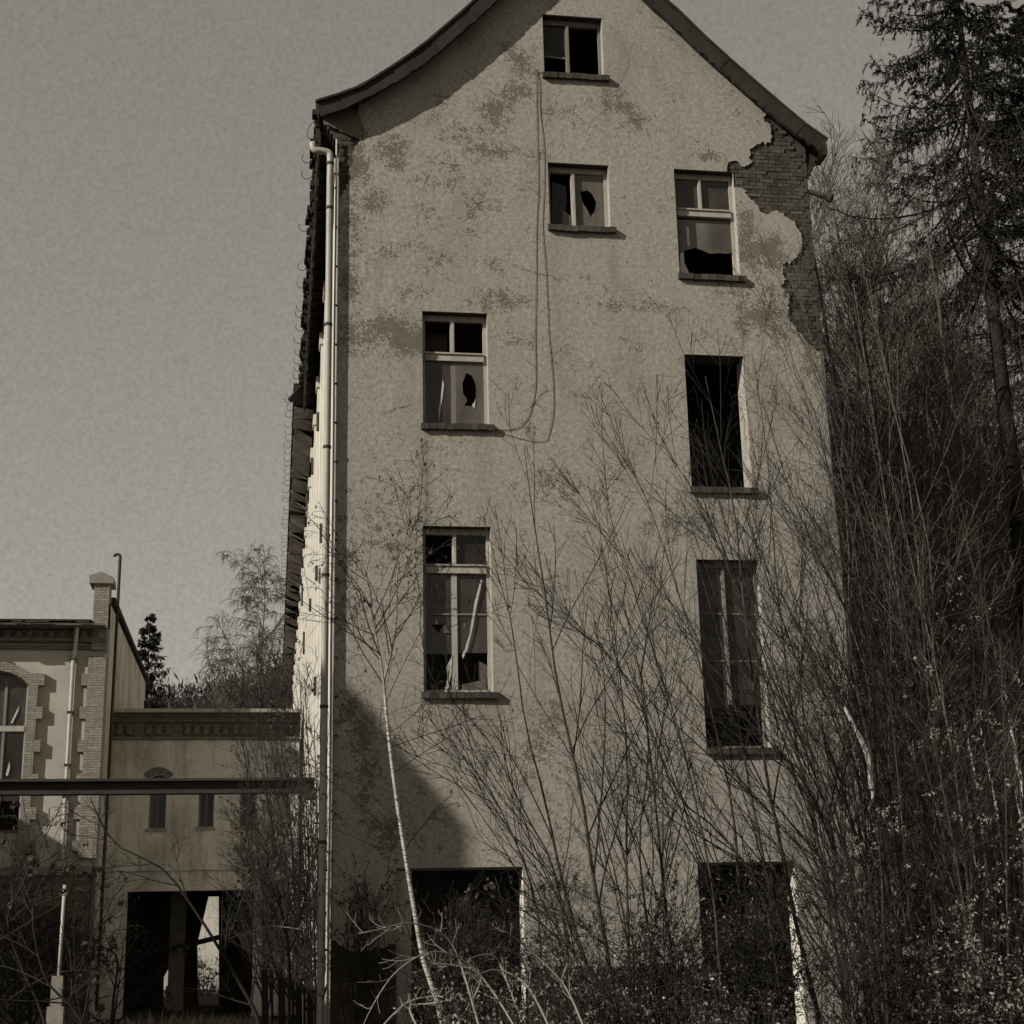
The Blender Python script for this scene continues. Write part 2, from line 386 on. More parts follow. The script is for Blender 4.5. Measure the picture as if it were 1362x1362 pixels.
go = link('ground', npmesh('ground', Qd, V, SOIL)); tag(go, 'dark leaf-littered ground rising into a wooded bank on the right', kind='structure'); 

# ------------------------------------------------------------------ main factory block
W = 8.5; LEN = 56.0
fac = empty('factory_building', (0, 0, 0), 'tall derelict factory with a flaking gable, broken windows and a swept roof', 'building')
left_px = [(420,136),(450,127),(480,116),(520,91),(545,74),(570,55),(620,12),(640,-7)]
prof = [G(a, b, -.27) for a, b in left_px]
ridge_x = W/2; sl_ = (prof[-1][1]-prof[-2][1])/(prof[-1][0]-prof[-2][0])
prof.append((ridge_x, prof[-1][1]+.94*sl_*(ridge_x-prof[-1][0])))
right_px = [(1100,187),(1070,166),(1040,141),(1005,111),(970,80),(940,53),(900,14),(880,-3)]
rprof = [G(a, b, -.27) for a, b in right_px]
top = prof+rprof[::-1]                              # roof's upper edge, left eave to right eave
def off(poly, d):                                   # parallel curve below
    P = np.array(poly); T = nrm(np.gradient(P, axis=0)); return [tuple(p+d*np.array([t_[1], -t_[0]])) for p, t_ in zip(P, T)]
under = off(top, .16)
def roofz(x, c): xs_ = [q[0] for q in c]; return float(np.interp(x, xs_, [q[1] for q in c]))
MBr = MB().slab([top+under[::-1]], -.24, LEN+.3, FX); MBr.build('roof', ROOF, fac)
# barge boards, a few lengths on each slope
def barge(curve, depth=.28):
    lo = off(curve, depth); n = len(curve)
    for i in range(n-1):
        e = .006*((i % 3)-1)
        q = [curve[i], curve[i+1], lo[i+1], lo[i]]
        c = np.mean(q, axis=0); q = [tuple(c+(np.array(a)-c)*.997) for a in q]; q = [q[0], q[1]]+jag([q[2], q[3]], .09, .014)+[q[3]]
        MB().slab([q], -.285-e-.004*i, -.225, FX).build('barge_board', BARGE, fac)
barge(prof[:2]+prof[3:]); barge(rprof[::-1][:2]+rprof[::-1][2:])
# thin upper drip edge over the barge boards
up_ = off(top, -.022); up2 = off(top, .018)
MB().slab([up_+up2[::-1]], -.33, -.22, FX).build('drip_edge', ROOF, fac)

R_ = lambda x0, x1, z0, z1: [(x0, z0), (x1, z0), (x1, z1), (x0, z1)]
def prect(*q):                                      # rectangle from four corners in the photograph (tl, tr, br, bl)
    p = [G(*a) for a in q]; return ((p[0][0]+p[3][0])/2, (p[1][0]+p[2][0])/2, (p[2][1]+p[3][1])/2, (p[0][1]+p[1][1])/2)
WIN = dict(attic=prect((721.5,18),(800.5,25),(804,103),(723.5,97)), mid=prect((728,216),(809,219.7),(813,303),(731.5,301)),
    upright=prect((896,224.5),(977,228.7),(984,367.5),(904,365.5)), openw=prect((910,470.5),(991,474.5),(999,649.5),(920,647.5)),
    dark=prect((926.7,744),(1009.5,745),(1025,991),(939,998)), upleft=prect((562,413),(648,417.4),(651,565.5),(562,563)), lowleft=prect((564,699.4),(652.4,700.6),(657,921),(561.5,920)))
DOOR = dict(d1=(.97, 2.94, .0, 2.95), d2=(5.72, 7.32, .0, 2.97))
holes = [R_(*WIN[k]) for k in WIN]
zl = roofz(0, under)+.02; zr = roofz(W, under)+.02
wtop = [(x, z+.03) for x, z in under if .05 < x < W-.05]
def with_doors():                                   # outline from bottom left, along the foot with door notches, to bottom right
    o = [(0, 0)]
    for k in ('d1', 'd2'): a, b, c, d = DOOR[k]; o += [(a, 0), (a, d), (b, d), (b, 0)]
    return o+[(W, 0)]
core_out = with_doors()+[(W, zr)]+wtop[::-1]+[(0, zl)]
MB().slab([core_out]+holes, .048, .46, FX).build('gable_wall', MORTAR, fac)
gw = fac.children[-1]
# plaster skin with its torn outlines
g = lambda L_: [G(a, b) for a, b in L_]
rt_edge = g([(1018,148),(1015,160),(1024,166),(1026,179),(1025,190),(1012,190),(1000,197),(996,200),(998,212),(999,217),(990,222),(980,214),(972,215),(967,222)])
u = WIN['upright']; lp = G(967, 226.5)
rt_low = g([(980,249),(990,252),(995,262),(1003,268),(1010,277),(1012,282),(1020,285),(1035,280),(1046,288),(1055,294),(1063,305),(1067,318),(1066,335),(1058,343),(1052,348),(1040,350),(1044,357),(1040,365),(1046,372),(1037,381),(1048,390),(1049,412),(1047,420),(1055,432),(1060,440),(1072,452),(1085,465)])+[(W, G(1093,472)[1])]
lf_edge = g([(478,150),(474,165),(484,181),(476,190),(470,200),(470,214),(462,226),(466,236),(461,248),(453,262)])+[(0, G(447,266)[1])]
tl = G(478, 150)
z_l = G(441, 1252)[1]
bot_l = [(0, z_l)]+g([(455,1258),(470,1266),(500,1262),(520,1256)])+[(DOOR['d1'][0], G(525,1256)[1])]
zb = G(800, 1285)[1]
bot_m = [(DOOR['d1'][1], zb-.25)]+[(DOOR['d1'][1]+.12, zb), (3.6, zb+.02), (4.2, zb-.06), (4.9, zb+.04), (5.4, zb-.02), (DOOR['d2'][0], zb)]
pl = jag(bot_l)+[bot_l[-1]]
pl += [(DOOR['d1'][0], DOOR['d1'][3]), (DOOR['d1'][1], DOOR['d1'][3])]+jag(bot_m)+[bot_m[-1]]
pl += [(DOOR['d2'][0], DOOR['d2'][3]), (DOOR['d2'][1], DOOR['d2'][3]), (DOOR['d2'][1], .0), (W, 0)]
pl += jag(rt_low[::-1])+[rt_low[0], (u[1], rt_low[0][1]), (u[1], u[2]), (u[0], u[2]), (u[0], u[3]), (lp[0], u[3])]
pl += jag(rt_edge[::-1])+[rt_edge[0]]
xr0, xl0 = rt_edge[0][0], tl[0]
pl[-1] = (xr0, roofz(xr0, under)+.03)
pl += [(x, z) for x, z in wtop[::-1] if xl0+.05 < x < xr0-.05]+[(xl0, roofz(xl0, under)+.03)]
pl += jag(lf_edge[1:])+[lf_edge[-1]]
pholes = [R_(*WIN[k]) for k in WIN if k != 'upright']
hollow = jag(g([(489,152),(495,149),(497,156),(492,160),(487,157),(489,152)]), .05, .01)
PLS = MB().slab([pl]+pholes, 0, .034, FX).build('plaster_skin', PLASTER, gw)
bmx = bmesh.new(); bmx.from_mesh(PLS.data)          # cut into a fine mesh so that wear can be stored on it
for ax, hi in ((0, W), (2, 20.5)):
    no = Vector((1, 0, 0)) if ax == 0 else Vector((0, 0, 1))
    for v in np.arange(.131, hi, .15):
        co = Vector((v, 0, 0)) if ax == 0 else Vector((0, 0, v))
        bmesh.ops.bisect_plane(bmx, geom=bmx.verts[:]+bmx.edges[:]+bmx.faces[:], plane_co=co, plane_no=no, dist=1e-5)
bmx.to_mesh(PLS.data); bmx.free(); PLS.data.update()
co = np.empty(len(PLS.data.vertices)*3, np.float32); PLS.data.vertices.foreach_get('co', co); co = co.reshape(-1, 3)
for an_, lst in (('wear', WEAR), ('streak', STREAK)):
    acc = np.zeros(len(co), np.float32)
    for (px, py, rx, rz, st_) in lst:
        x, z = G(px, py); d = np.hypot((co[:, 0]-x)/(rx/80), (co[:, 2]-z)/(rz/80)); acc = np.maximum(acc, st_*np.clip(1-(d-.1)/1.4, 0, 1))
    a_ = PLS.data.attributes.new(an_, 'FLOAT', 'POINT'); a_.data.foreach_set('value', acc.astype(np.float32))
# single bricks where the plaster has come away
bm_ = MB().box(-.121, .121, -.03, .035, -.033, .033)
bme = []
for k in range(4):
    b_ = MB().box(-.121, .121, -.03, .035, -.033, .033); b_.v[0] = b_.v[0]+rng.normal(size=(8, 3))*np.array([.004, .003, .003])
    me = bpy.data.meshes.new('brick'); me.from_pydata(b_.v[0].tolist(), [], b_.f); me.update(); me.materials.append(BRICK); bme.append(me)
hm = bpy.data.meshes.new('brick'); b_ = MB().box(-.056, .056, -.03, .035, -.033, .033); hm.from_pydata(b_.v[0].tolist(), [], b_.f); hm.update(); hm.materials.append(BRICK)
big_holes = [R_(a-.02, b+.02, c-.02, d+.02) for a, b, c, d in list(WIN.values())+list(DOOR.values())]
cand = []
hole_dark = g([(430,150),(470,146),(480,160),(484,178),(478,184),(466,180),(450,170),(436,160)])
rowi = 0; z = .04
while z < zl+.9:
    r_ = rowi % 2
    xx = .0 if r_ else -.13+.13
    x = 0.0
    seq = []
    if r_:                                          # header course, then stretcher course
        while x < W-.05: seq.append((x+.062, hm)); x += .1275
    else:
        x = -.19 if rowi % 4 else -.0625
        while x < W-.1: seq.append((x+.125, None)); x += .255
    for cxb, me in seq:
        hw = .056 if me else .121
        if cxb+hw > W+.01 or cxb-hw < -.01: continue
        if not inpoly((cxb, z), core_out) or not inpoly((min(cxb+hw, W-.01), z+.03), core_out): continue
        if any(inpoly((cxb+s*hw*.9, z), h) for h in big_holes for s in (-1, 1)): continue
        vis = sum(not inpoly((cxb+s*hw*.8, z), pl) for s in (-1, 0, 1))
        if not vis or inpoly((cxb, z), hole_dark): continue
        cand.append((vis*(3 if z > 3 else 1.2 if cxb < 1 else .3), cxb, z, me))
    z += .0765; rowi += 1
cand.sort(key=lambda q: -q[0])
rest = MB()
for i, (_, cxb, z, me) in enumerate(cand):
    if rng.uniform() < .03: continue
    yo = .03+rng.normal()*.004
    if i < 300:
        o = bpy.data.objects.new('brick', me or bme[int(rng.integers(4))]); COL.objects.link(o); o.parent = gw
        o.location = (cxb, yo+.034, z); o.rotation_euler = (rng.normal()*.008, rng.normal()*.01, rng.normal()*.012)
    elif z > .5:
        hw = .056 if me else .121; rest.box(cxb-hw, cxb+hw, yo-.008, .06, z-.033, z+.033)
if rest.n: tag(rest.build('brickwork', BRICK, gw), kind='stuff')
# corbelled eaves stones at both corners
c = MB()
for i in range(5): c.box(-.05-.055*i, .3, .05+.01*i, .5, zl-.62+.1*i, zl-.52+.1*i-.004)
c.build('corbel', BRICK, fac)
c = MB()
for i in range(6): c.box(W-.3, W+.03+.05*i, .05+.01*i, .5, zr-.66+.1*i, zr-.56+.1*i-.004)
c.build('corbel', BRICK, fac)
# side wall towards the light: piers, spandrels and window slots
rows = [(.9, 2.7), (5.67, 8.4), (10.17, 12.2), (13.2, 14.4)]
step = 2.75; ncol = 20; sw = MB(); wh = 1.15
zt = zl-.1
y = .46; cols = []
for k in range(ncol):
    y0 = 1.1+k*step; sw.box(0, .4, y, y0, 0, zt); y1 = y0+wh; prev = 0
    for a, b in rows: sw.box(.002, .4, y0, y1, prev, a); prev = b; cols.append((y0, y1, a, b))
    sw.box(.002, .4, y0, y1, prev, zt); y = y1
sw.box(0, .4, y, LEN, 0, zt); sw.build('side_wall', SIDEPL, fac)
pm = None
for k in range(ncol+1):
    yc = 1.1+k*step-(step-wh)/2
    if k == 0: yc = .62
    if pm is None:
        pmb = MB().box(-.05, 0, -.2, .2, 0, zt-.9).box(-.09, 0, -.24, .24, zt-.9, zt-.62).box(-.07, 0, -.22, .22, 0, .8)
        pm = bpy.data.meshes.new('pilaster'); pm.from_pydata(np.concatenate(pmb.v).tolist(), [], pmb.f); pm.update(); pm.materials.append(SIDEPL)
    o = bpy.data.objects.new('pilaster', pm); COL.objects.link(o); o.parent = fac; o.location = (0, yc, 0)
wm = {}
for (y0, y1, a, b) in cols:
    if y0 > 34: continue
    key = round(b-a, 2)
    if key not in wm:
        h = b-a; q = MB(); q.box(.2, .26, 0, .06, 0, h).box(.2, .26, wh-.06, wh, 0, h).box(.2, .26, .06, wh-.06, 0, .06).box(.2, .26, .06, wh-.06, h-.06, h).box(.2, .26, wh/2-.03, wh/2+.03, .06, h-.06).box(.205, .255, .06, wh-.06, h*.68, h*.68+.05)
        me = bpy.data.meshes.new('side_window'); me.from_pydata(np.concatenate(q.v).tolist(), [], q.f); me.update(); me.materials.append(FRAMED); wm[key] = me
    o = bpy.data.objects.new('side_window', wm[key]); COL.objects.link(o); o.parent = fac; o.location = (0, y0, a)
def at_x(px, py, x):
    d = FW*F + RT*(px-681) - UP*(py-681); return CAM + d*((x-CAM[0])/d[0])
for (px, pa, pb) in [(420,548,573),(413,610,631),(424,696,722),(418,752,772),(406,656,680),(410,796,813),(400,776,806),(426,815,840),(402,840,870),(396,720,748),(416,900,925),(424,960,990)]:
    q = at_x(px, (pa+pb)/2, -.14); a_ = at(px, pa, q[1])[2]; b_ = at(px, pb, q[1])[2]
    MB().box(-.125, -.06, q[1], q[1]+.04, b_, a_).box(-.115, -.07, q[1]-.02, q[1]-.003, b_+.05, a_-.05).build('open_casement', MORTAR, fac)
# rest of the shell and the floors inside
MB().box(W-.4, W, .46, LEN, 0, zr-.05).build('far_side_wall', PLAST2, fac)
MB().slab([[(0, 0), (W, 0), (W, zr)]+wtop[::-1]+[(0, zl)]], LEN, LEN+.4, FX).build('rear_gable', PLAST2, fac)
for zf in (4.2, 8.9, 12.75, 16.0):
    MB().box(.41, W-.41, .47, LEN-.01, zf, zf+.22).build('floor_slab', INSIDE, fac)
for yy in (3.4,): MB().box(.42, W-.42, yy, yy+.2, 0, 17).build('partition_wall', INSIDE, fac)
# torn eaves on the left: rafters and holed boarding near, felted soffit further on
ex = prof[0][0]
for k in range(24):
    yy = .25+k*.55
    q = MB().bar((.05, yy, zl-.02), (ex+.0, yy, prof[0][1]-.13), .09, .13); q.build('rafter_end', ROOF, fac)
tl_ = MB()
for k in range(120):
    yy = -.2+k*.2; e = rng.uniform(-.02, .09); hh = rng.uniform(.02, .05)
    if rng.uniform() < .12: continue
    tl_.box(ex-e, ex+.35, yy, yy+.19, prof[0][1]-.01-hh-.05*rng.uniform(), prof[0][1]+.02)
tag(tl_.build('eave_tiles', ROOF, fac), kind='stuff')
fb = MB()                                           # fascia strip hanging below the near eaves, with gaps
for k in range(26):
    yy = .3+k*.5; 
    fb.box(ex+.06+rng.uniform(0, .02), ex+.10+rng.uniform(0, .02), yy, yy+rng.uniform(.36, .47), prof[0][1]-.62-rng.uniform(0, .25), prof[0][1]-.16)
fb.build('fascia', ROOF, fac)
P0 = at(386, 556, 0); 
yj = 13.6; ex2 = ex-.17
yy = yj
while yy < LEN:
    dl = rng.uniform(.5, .9); lo_ = rng.uniform(-.10, .06)
    V4 = [(ex2+rng.uniform(0, .05), yy, prof[0][1]-.16), (-.05, yy, zl-.30+lo_*2.2), (-.05, yy+dl*.97, zl-.34+rng.uniform(-.25, .2)), (ex2+rng.uniform(0, .05), yy+dl*.97, prof[0][1]-.16)]
    V8 = V4+[(a, b, c_+.03) for a, b, c_ in V4]
    if rng.uniform() > .1: MB().add(V8, [(0, 1, 2, 3), (7, 6, 5, 4), (0, 4, 5, 1), (1, 5, 6, 2), (2, 6, 7, 3), (3, 7, 4, 0)]).build('soffit_panel', SOFFIT, fac)
    yy += dl
MB().box(ex2-.02, ex2+.4, yj, LEN, prof[0][1]-.1, prof[0][1]+.06).build('eave_board', ROOF, fac)
MB().add([(ex+.1, yj-.5, prof[0][1]-.05), (ex2-.16, yj+.2, prof[0][1]-.34), (ex2-.05, yj+.5, prof[0][1]-.3), (ex+.05, yj+.3, prof[0][1]+.05),
          (ex+.1, yj-.5, prof[0][1]-.01), (ex2-.16, yj+.2, prof[0][1]-.30), (ex2-.05, yj+.5, prof[0][1]-.26), (ex+.05, yj+.3, prof[0][1]+.09)],
         [(3, 2, 1, 0), (4, 5, 6, 7), (0, 1, 5, 4), (1, 2, 6, 5), (2, 3, 7, 6), (3, 0, 4, 7)]).build('torn_flap', ROOF, fac)
an = np.linspace(PI*.02, PI*1.18, 11)
hk = MB().tube([(-.1-.1*math.cos(PI-a)-.0, 0, -.1*math.sin(a)) for a in an[::-1]], .009, 5)
hk = MB().tube([(.1, 0, .02), (.02, 0, 0)]+[(-.09+.1*math.cos(-a), 0, .0+.1*math.sin(-a)) for a in an], .008, 5)
hme = bpy.data.meshes.new('gutter_bracket'); hme.from_pydata(np.concatenate(hk.v).tolist(), [], hk.f); hme.update(); hme.materials.append(IRON)
ky = [1.6, 2.2, 4.4, 6.2, 7.0, 8.3, 8.8, 9.6, 10.3, 11.0, 11.5, 12.0, 12.6]+list(np.arange(13.9, 55, .62))
for q in ky:
    o = bpy.data.objects.new('gutter_bracket', hme); COL.objects.link(o); o.parent = fac
    e = ex if q < yj else ex2; o.location = (e-.02+rng.normal()*.012, q+rng.normal()*.05, prof[0][1]-.08+rng.normal()*.02); o.rotation_euler = (0, rng.normal()*.22, rng.normal()*.15)
# downpipe with its swan neck, thin conduit beside it, loose wire
pts = [G(416,190,-.1), G(418,199,-.1), G(430,201,-.1), G(438,204,-.1), G(439.5,214,-.1), G(439,240,-.1)]
zz = np.linspace(G(439,255,-.1)[1], .1, 12); xp = pts[-1][0]
P3 = [(a, -.1, b) for a, b in pts]+[(xp+.002*math.sin(k), -.1, z_) for k, z_ in enumerate(zz)]
dp = MB().tube(spline(P3, 70), .06, 12).build('downpipe', ZINC, fac, True)
for py in (218, 277, 432, 595, 765, 940, 1120):
    q = G(438.5, py, -.1); MB().tube([(xp, -.1, q[1]-.025), (xp, -.1, q[1]+.025)], .069, 12).bar((xp, -.03, q[1]), (xp, .1, q[1]), .03, .03).build('pipe_clip', IRON, dp)
MB().tube([G3 for G3 in [(*G(446.8,190,-.04),)][:0]]+[(G(447.6,190,-.04)[0]+.004*math.sin(k*1.3), -.04, z_) for k, z_ in enumerate(np.linspace(G(447,185,-.04)[1], .2, 16))], .018, 6).build('conduit', PIPEL, fac, True)
cl = MB()
for py in np.arange(250, 1100, 52): q = G(447, py, -.04); cl.box(q[0]-.022, q[0]+.022, -.062, .0, q[1]-.008, q[1]+.008)
cl.build('conduit_clips', IRON, fac)
lw = [(425,160),(416,163),(410,172),(409,182),(416,185),(422,183),(425,177)]
tag(MB().tube(spline([(*[G(a, b, -.12)[0]], -.12, G(a, b, -.12)[1]) for a, b in lw]+[(G(424,170,-.05)[0], -.05, G(424,170,-.05)[1])], 26), .007, 5).build('wire', CABLE, None, True), 'loose wire loop curling out above the top of the downpipe', 'wire')
# stub of gutter pipe and iron stay at the right eaves, weeds in the gutter
q0 = at(1080, 256, .25); q1 = at(1100, 262, .25)
MB().tube([q0-np.array([.25, 0, 0]), q0, q1], .055, 10).build('pipe_stub', PIPEL, fac, True)
MB().tube([q1, q1+(q1-q0)*.35], .085, 10).build('pipe_collar', IRON, fac, True)
q2 = at(1093, 203, .1); MB().box(q2[0]-.1, q2[0]+.07, .0, .4, q2[2]-.1, q2[2]+.14).build('eave_stone', CONC, fac)
# dark slab colouring in the shade of a hole in the broken left eaves corner
MB().slab([jag(g([(428,152),(440,146),(462,143),(476,150),(480,160),(485,178),(480,186),(466,181),(450,172),(432,166),(428,152)]), .07, .012)], -.02, .03, FX).build('broken_cornice', INSIDE, fac)

# windows: frame, mullion, transom, panes, brick sill
def star(cx, cz, pts): return [(cx+a, cz+b) for a, b in pts]
def gw_win(key, yf, mull=None, trans=None, panes=(), mat=FRAMEW, bars=(), fw_=.06):
    x0, x1, z0, z1 = WIN[key]
    e = bpy.data.objects.new('window', None); COL.objects.link(e); e.parent = fac; e.location = ((x0+x1)/2, yf, z0); e.empty_display_size = .2
    if mat:
        f_ = MB(); f_.box(x0, x0+fw_, yf, yf+.07, z0, z1).box(x1-fw_, x1, yf, yf+.07, z0, z1).box(x0+fw_, x1-fw_, yf+.002, yf+.068, z1-.1, z1).box(x0+fw_, x1-fw_, yf+.002, yf+.068, z0, z0+fw_)
        f_.build('frame', mat, e)
    tz = None
    if trans:
        tz = G(*trans)[1]
        t_ = MB().box(x0+fw_, x1-fw_, yf-.035, yf+.066, tz-.05, tz+.045).box(x0+fw_, x1-fw_, yf-.06, yf+.05, tz+.047, tz+.075).box(x0+fw_, x1-fw_, yf-.05, yf+.05, tz-.075, tz-.052)
        t_.build('transom', mat, e)
    if mull:
        for (mx, za, zb_, wd) in mull:
            xm = G(*mx)[0]; MB().box(xm-wd/2, xm+wd/2, yf-.02, yf+.06, za if za is not None else z0+fw_, zb_ if zb_ is not None else z1-.1).box(xm-wd*.28, xm+wd*.28, yf-.045, yf-.022, za if za is not None else z0+fw_, zb_ if zb_ is not None else z1-.1).build('mullion', mat, e)
    for (a, b, c_, d) in bars: MB().bar((a, yf+.03, b), (c_, yf+.03, d), .03, .028).build('glazing_bar', mat, e)
    for (xa, xb, za, zb_, hl, m_, yo) in panes:
        loops = [R_(xa, xb, za, zb_)]+([hl] if hl else [])
        MB().slab(loops, yf+.03+yo, yf+.036+yo, FX).build('pane', m_, e)
    return e, (x0, x1, z0, z1, tz)
def polyp(e, pts, m_, y0, name='pane', th=.006):
    MB().slab([[G(a, b) for a, b in pts]], y0, y0+th, FX).build(name, m_, e)
yf = .17
def px_x(a, b): return G(a, b)[0]
def pz(a, b): return G(a, b)[1]
# attic window
x0, x1, z0, z1 = WIN['attic']; xm = px_x(757, 60)
e, _ = gw_win('attic', yf, [((757, 60), None, None, .07)], None, [(x0+.06, xm-.03, pz(740, 68), z1-.1, None, GL_C, 0)], FRAMED, [(x0+.06, pz(740, 68), xm-.03, pz(740, 68)-.02)], .05)
# middle window with a broken right pane
x0, x1, z0, z1 = WIN['mid']; xm = px_x(765, 260)
hole = [G(*q) for q in [(774,248),(783,246),(790,250),(796,262),(794,275),(789,283),(784,272),(778,262),(774,248)]]; hole = jag(hole, .05, .012)
e, _ = gw_win('mid', yf, [((765, 260), None, None, .08)], None, [(xm+.04, x1-.06, z0+.06, z1-.1, hole, GL_D, 0)])
polyp(e, [(737,235),(755,240),(757,262),(752,285),(757,298),(737,298)], GL_C, yf+.031); polyp(e, [(752,272),(762,282),(761,299),(750,299)], GL_D, yf+.02)
# upper right window, torn film
x0, x1, z0, z1 = WIN['upright']; tz = pz(940, 278); xm = px_x(934, 255)
e, _ = gw_win('upright', yf, [((934, 255), tz+.06, None, .06)], (940, 279), [(x0+.06, xm-.03, tz+.08, z1-.1, None, GL_M, 0), (xm+.03, x1-.06, tz+.08, z1-.1, None, GL_M, .002)])
polyp(e, [(904,285),(976,287),(978,330),(972,331),(960,330),(948,331),(940,327),(928,323),(914,327),(910,334),(908,330)], GL_D, yf+.03)
polyp(e, [(907,333),(912,330),(913,345),(920,360),(926,366),(908,365)], FILM, yf-.03, 'torn_film')
polyp(e, [(916,294),(920,296),(921,322),(918,320)], FILM, yf+.02, 'torn_film')
# upper left window
x0, x1, z0, z1 = WIN['upleft']; tz = pz(604, 471); xm = px_x(603, 440)
e, _ = gw_win('upleft', yf, [((603, 440), tz+.06, None, .075)], (604, 471), [])
xm2 = px_x(604, 520)
hole = [G(*q) for q in [(622,491),(628,494),(633,503),(635,515),(633,530),(630,536),(619,535),(623,528),(617,517),(617,503),(622,491)]]; hole = jag(hole, .05, .009)
MB().box(xm2-.045, xm2+.045, yf+.005, yf+.06, z0+.06, tz-.08).build('mullion', FRAMED, e)
MB().slab([R_(xm2+.045, x1-.06, z0+.06, tz-.08), hole], yf+.0, yf+.006, FX).build('pane', GL_D, e)
MB().slab([R_(x0+.06, xm2-.045, z0+.06, tz-.08)], yf+.0, yf+.006, FX).build('pane', GL_M, e)
polyp(e, [(590,500),(592,507),(590,525),(587,540),(585,558),(585,540),(588,520)], FILM, yf-.012, 'torn_film'); polyp(e, [(629,535),(634,528),(633,539)], FILM, yf-.012, 'torn_film')
MB().slab([R_(x0+.06, xm-.04, tz+.08, z1-.12)], yf+.5, yf+.55, FX).build('inner_board', BRICK, e)
# lower left window
x0, x1, z0, z1 = WIN['lowleft']; tz = pz(608, 753); xm = px_x(606, 820)
e, _ = gw_win('lowleft', yf, [((606, 730), tz+.06, None, .07)], (608, 754), [(xm+.04, x1-.06, tz+.08, z1-.1, None, GL_C, 0)])
MB().box(xm-.045, xm+.045, yf-.01, yf+.06, z0+.06, tz-.08).build('mullion', FRAMEW, e)
zbr = pz(600, 867)
hole = [G(*q) for q in [(575,828),(591,827),(586,839)]]
MB().slab([R_(x0+.06, xm-.045, zbr, tz-.08), hole], yf+.02, yf+.026, FX).build('pane', GL_M, e)
MB().slab([R_(xm+.045, x1-.06, zbr+.02, tz-.08)], yf+.02, yf+.026, FX).build('pane', GL_M, e)
polyp(e, [(587,839),(594,828),(600,839)], GL_D, yf+.0); polyp(e, [(616,908),(647,901),(648,918),(616,919)], GL_D, yf+.02)
polyp(e, [(641,768),(643,769),(636,800),(631,829),(627,846),(623,862),(617,874),(616,869),(620,860),(622,853),(626,842),(628,828),(633,797)], FILM, yf-.02, 'torn_film')
polyp(e, [(595,885),(603,870),(602,890),(598,912),(593,918),(597,898)], FILM, yf-.02, 'torn_film')
MB().bar((x0+.06, yf+.01, pz(605, 814)), (x1-.06, yf+.01, pz(605, 814)), .03, .025).build('glazing_bar', FRAMED, e)
# lower right dark window
x0, x1, z0, z1 = WIN['dark']; xm = px_x(967, 800)
e, _ = gw_win('dark', yf, [((967, 800), pz(970, 935), None, .06)], None, [(x0+.05, xm-.03, pz(970, 940), z1-.1, None, GL_M, 0), (xm+.03, x1-.05, pz(970, 935), z1-.1, None, GL_M, 0)], FRAMED,
   [(x0+.05, pz(970, 813), x1-.05, pz(970, 813)-.01), (x0+.05, pz(970, 876), x1-.05, pz(970, 876)-.01)], .05)
# sills of brick on edge
for key in WIN:
    x0, x1, z0, z1 = WIN[key]; s_ = MB().box(x0-.03, x1+.05, .03, .2, z0-.13, z0-.03).build('sill', MORTAR, fac)
    nb = 9; wdt = (x1-x0+.12)/nb
    me = bpy.data.meshes.new('brick'); b_ = MB().box(-wdt/2+.004, wdt/2-.004, -.085, .1, -.05, .05); me.from_pydata(b_.v[0].tolist(), [], b_.f); me.update(); me.materials.append(BRICK)
    for k in range(nb):
        o = bpy.data.objects.new('brick', me); COL.objects.link(o); o.parent = s_
        o.location = (x0-.04+wdt*(k+.5), .0+rng.normal()*.004, z0-.052+rng.normal()*.004); o.rotation_euler = (.12, rng.normal()*.01, 0)
for k in ('d1', 'd2'):
    a, b, c_, d = DOOR[k]
    MB().box(a-.1, b+.1, .05, .44, d-.02, d+.0).build('door_lintel', CONC, fac)
    MB().box(b-.004, b+.0, .03, .455, 0, d-.02).build('door_jamb', SIDEPL, fac)
a, b, c_, d = DOOR['d1']; MB().box(a, a+.24, .08, .3, 0, d-.03).build('door_post', PLAST2, fac)
# pale facing on the right-hand reveal of each window
for k in WIN:
    x0, x1, z0, z1 = WIN[k]; MB().box(x1-.004, x1, .035, .17 if k != 'openw' else .44, z0, z1).build('pale_reveal', FRAMEW, fac)

# cable looping down the gable
def cable(pxs, y=-.012, r=.0042, n=90): return spline([(*[G(a, b, y)[0]], y+rng.normal()*.002, G(a, b, y)[1]) for a, b in pxs], n), r
m_ = MB()
P, r = cable([(722,97),(717,96),(714,100),(714,150),(715,200),(716,250),(714,300),(713,380),(712,450),(713,500),(710,530),(703,555),(690,568),(672,572),(652,570)]); m_.tube(P, r, 5)
P, r = cable([(715,95),(718,110),(719,150),(723,190),(724,240),(722,300),(725,350),(728,400),(730,450),(735,500),(736,545),(731,575),(725,586),(708,587),(680,580),(652,571)]); m_.tube(P, r, 5)
tag(m_.build('cable', CABLE, None, True), 'long thin cable looping down the gable between the attic window and the upper left window', 'cable')

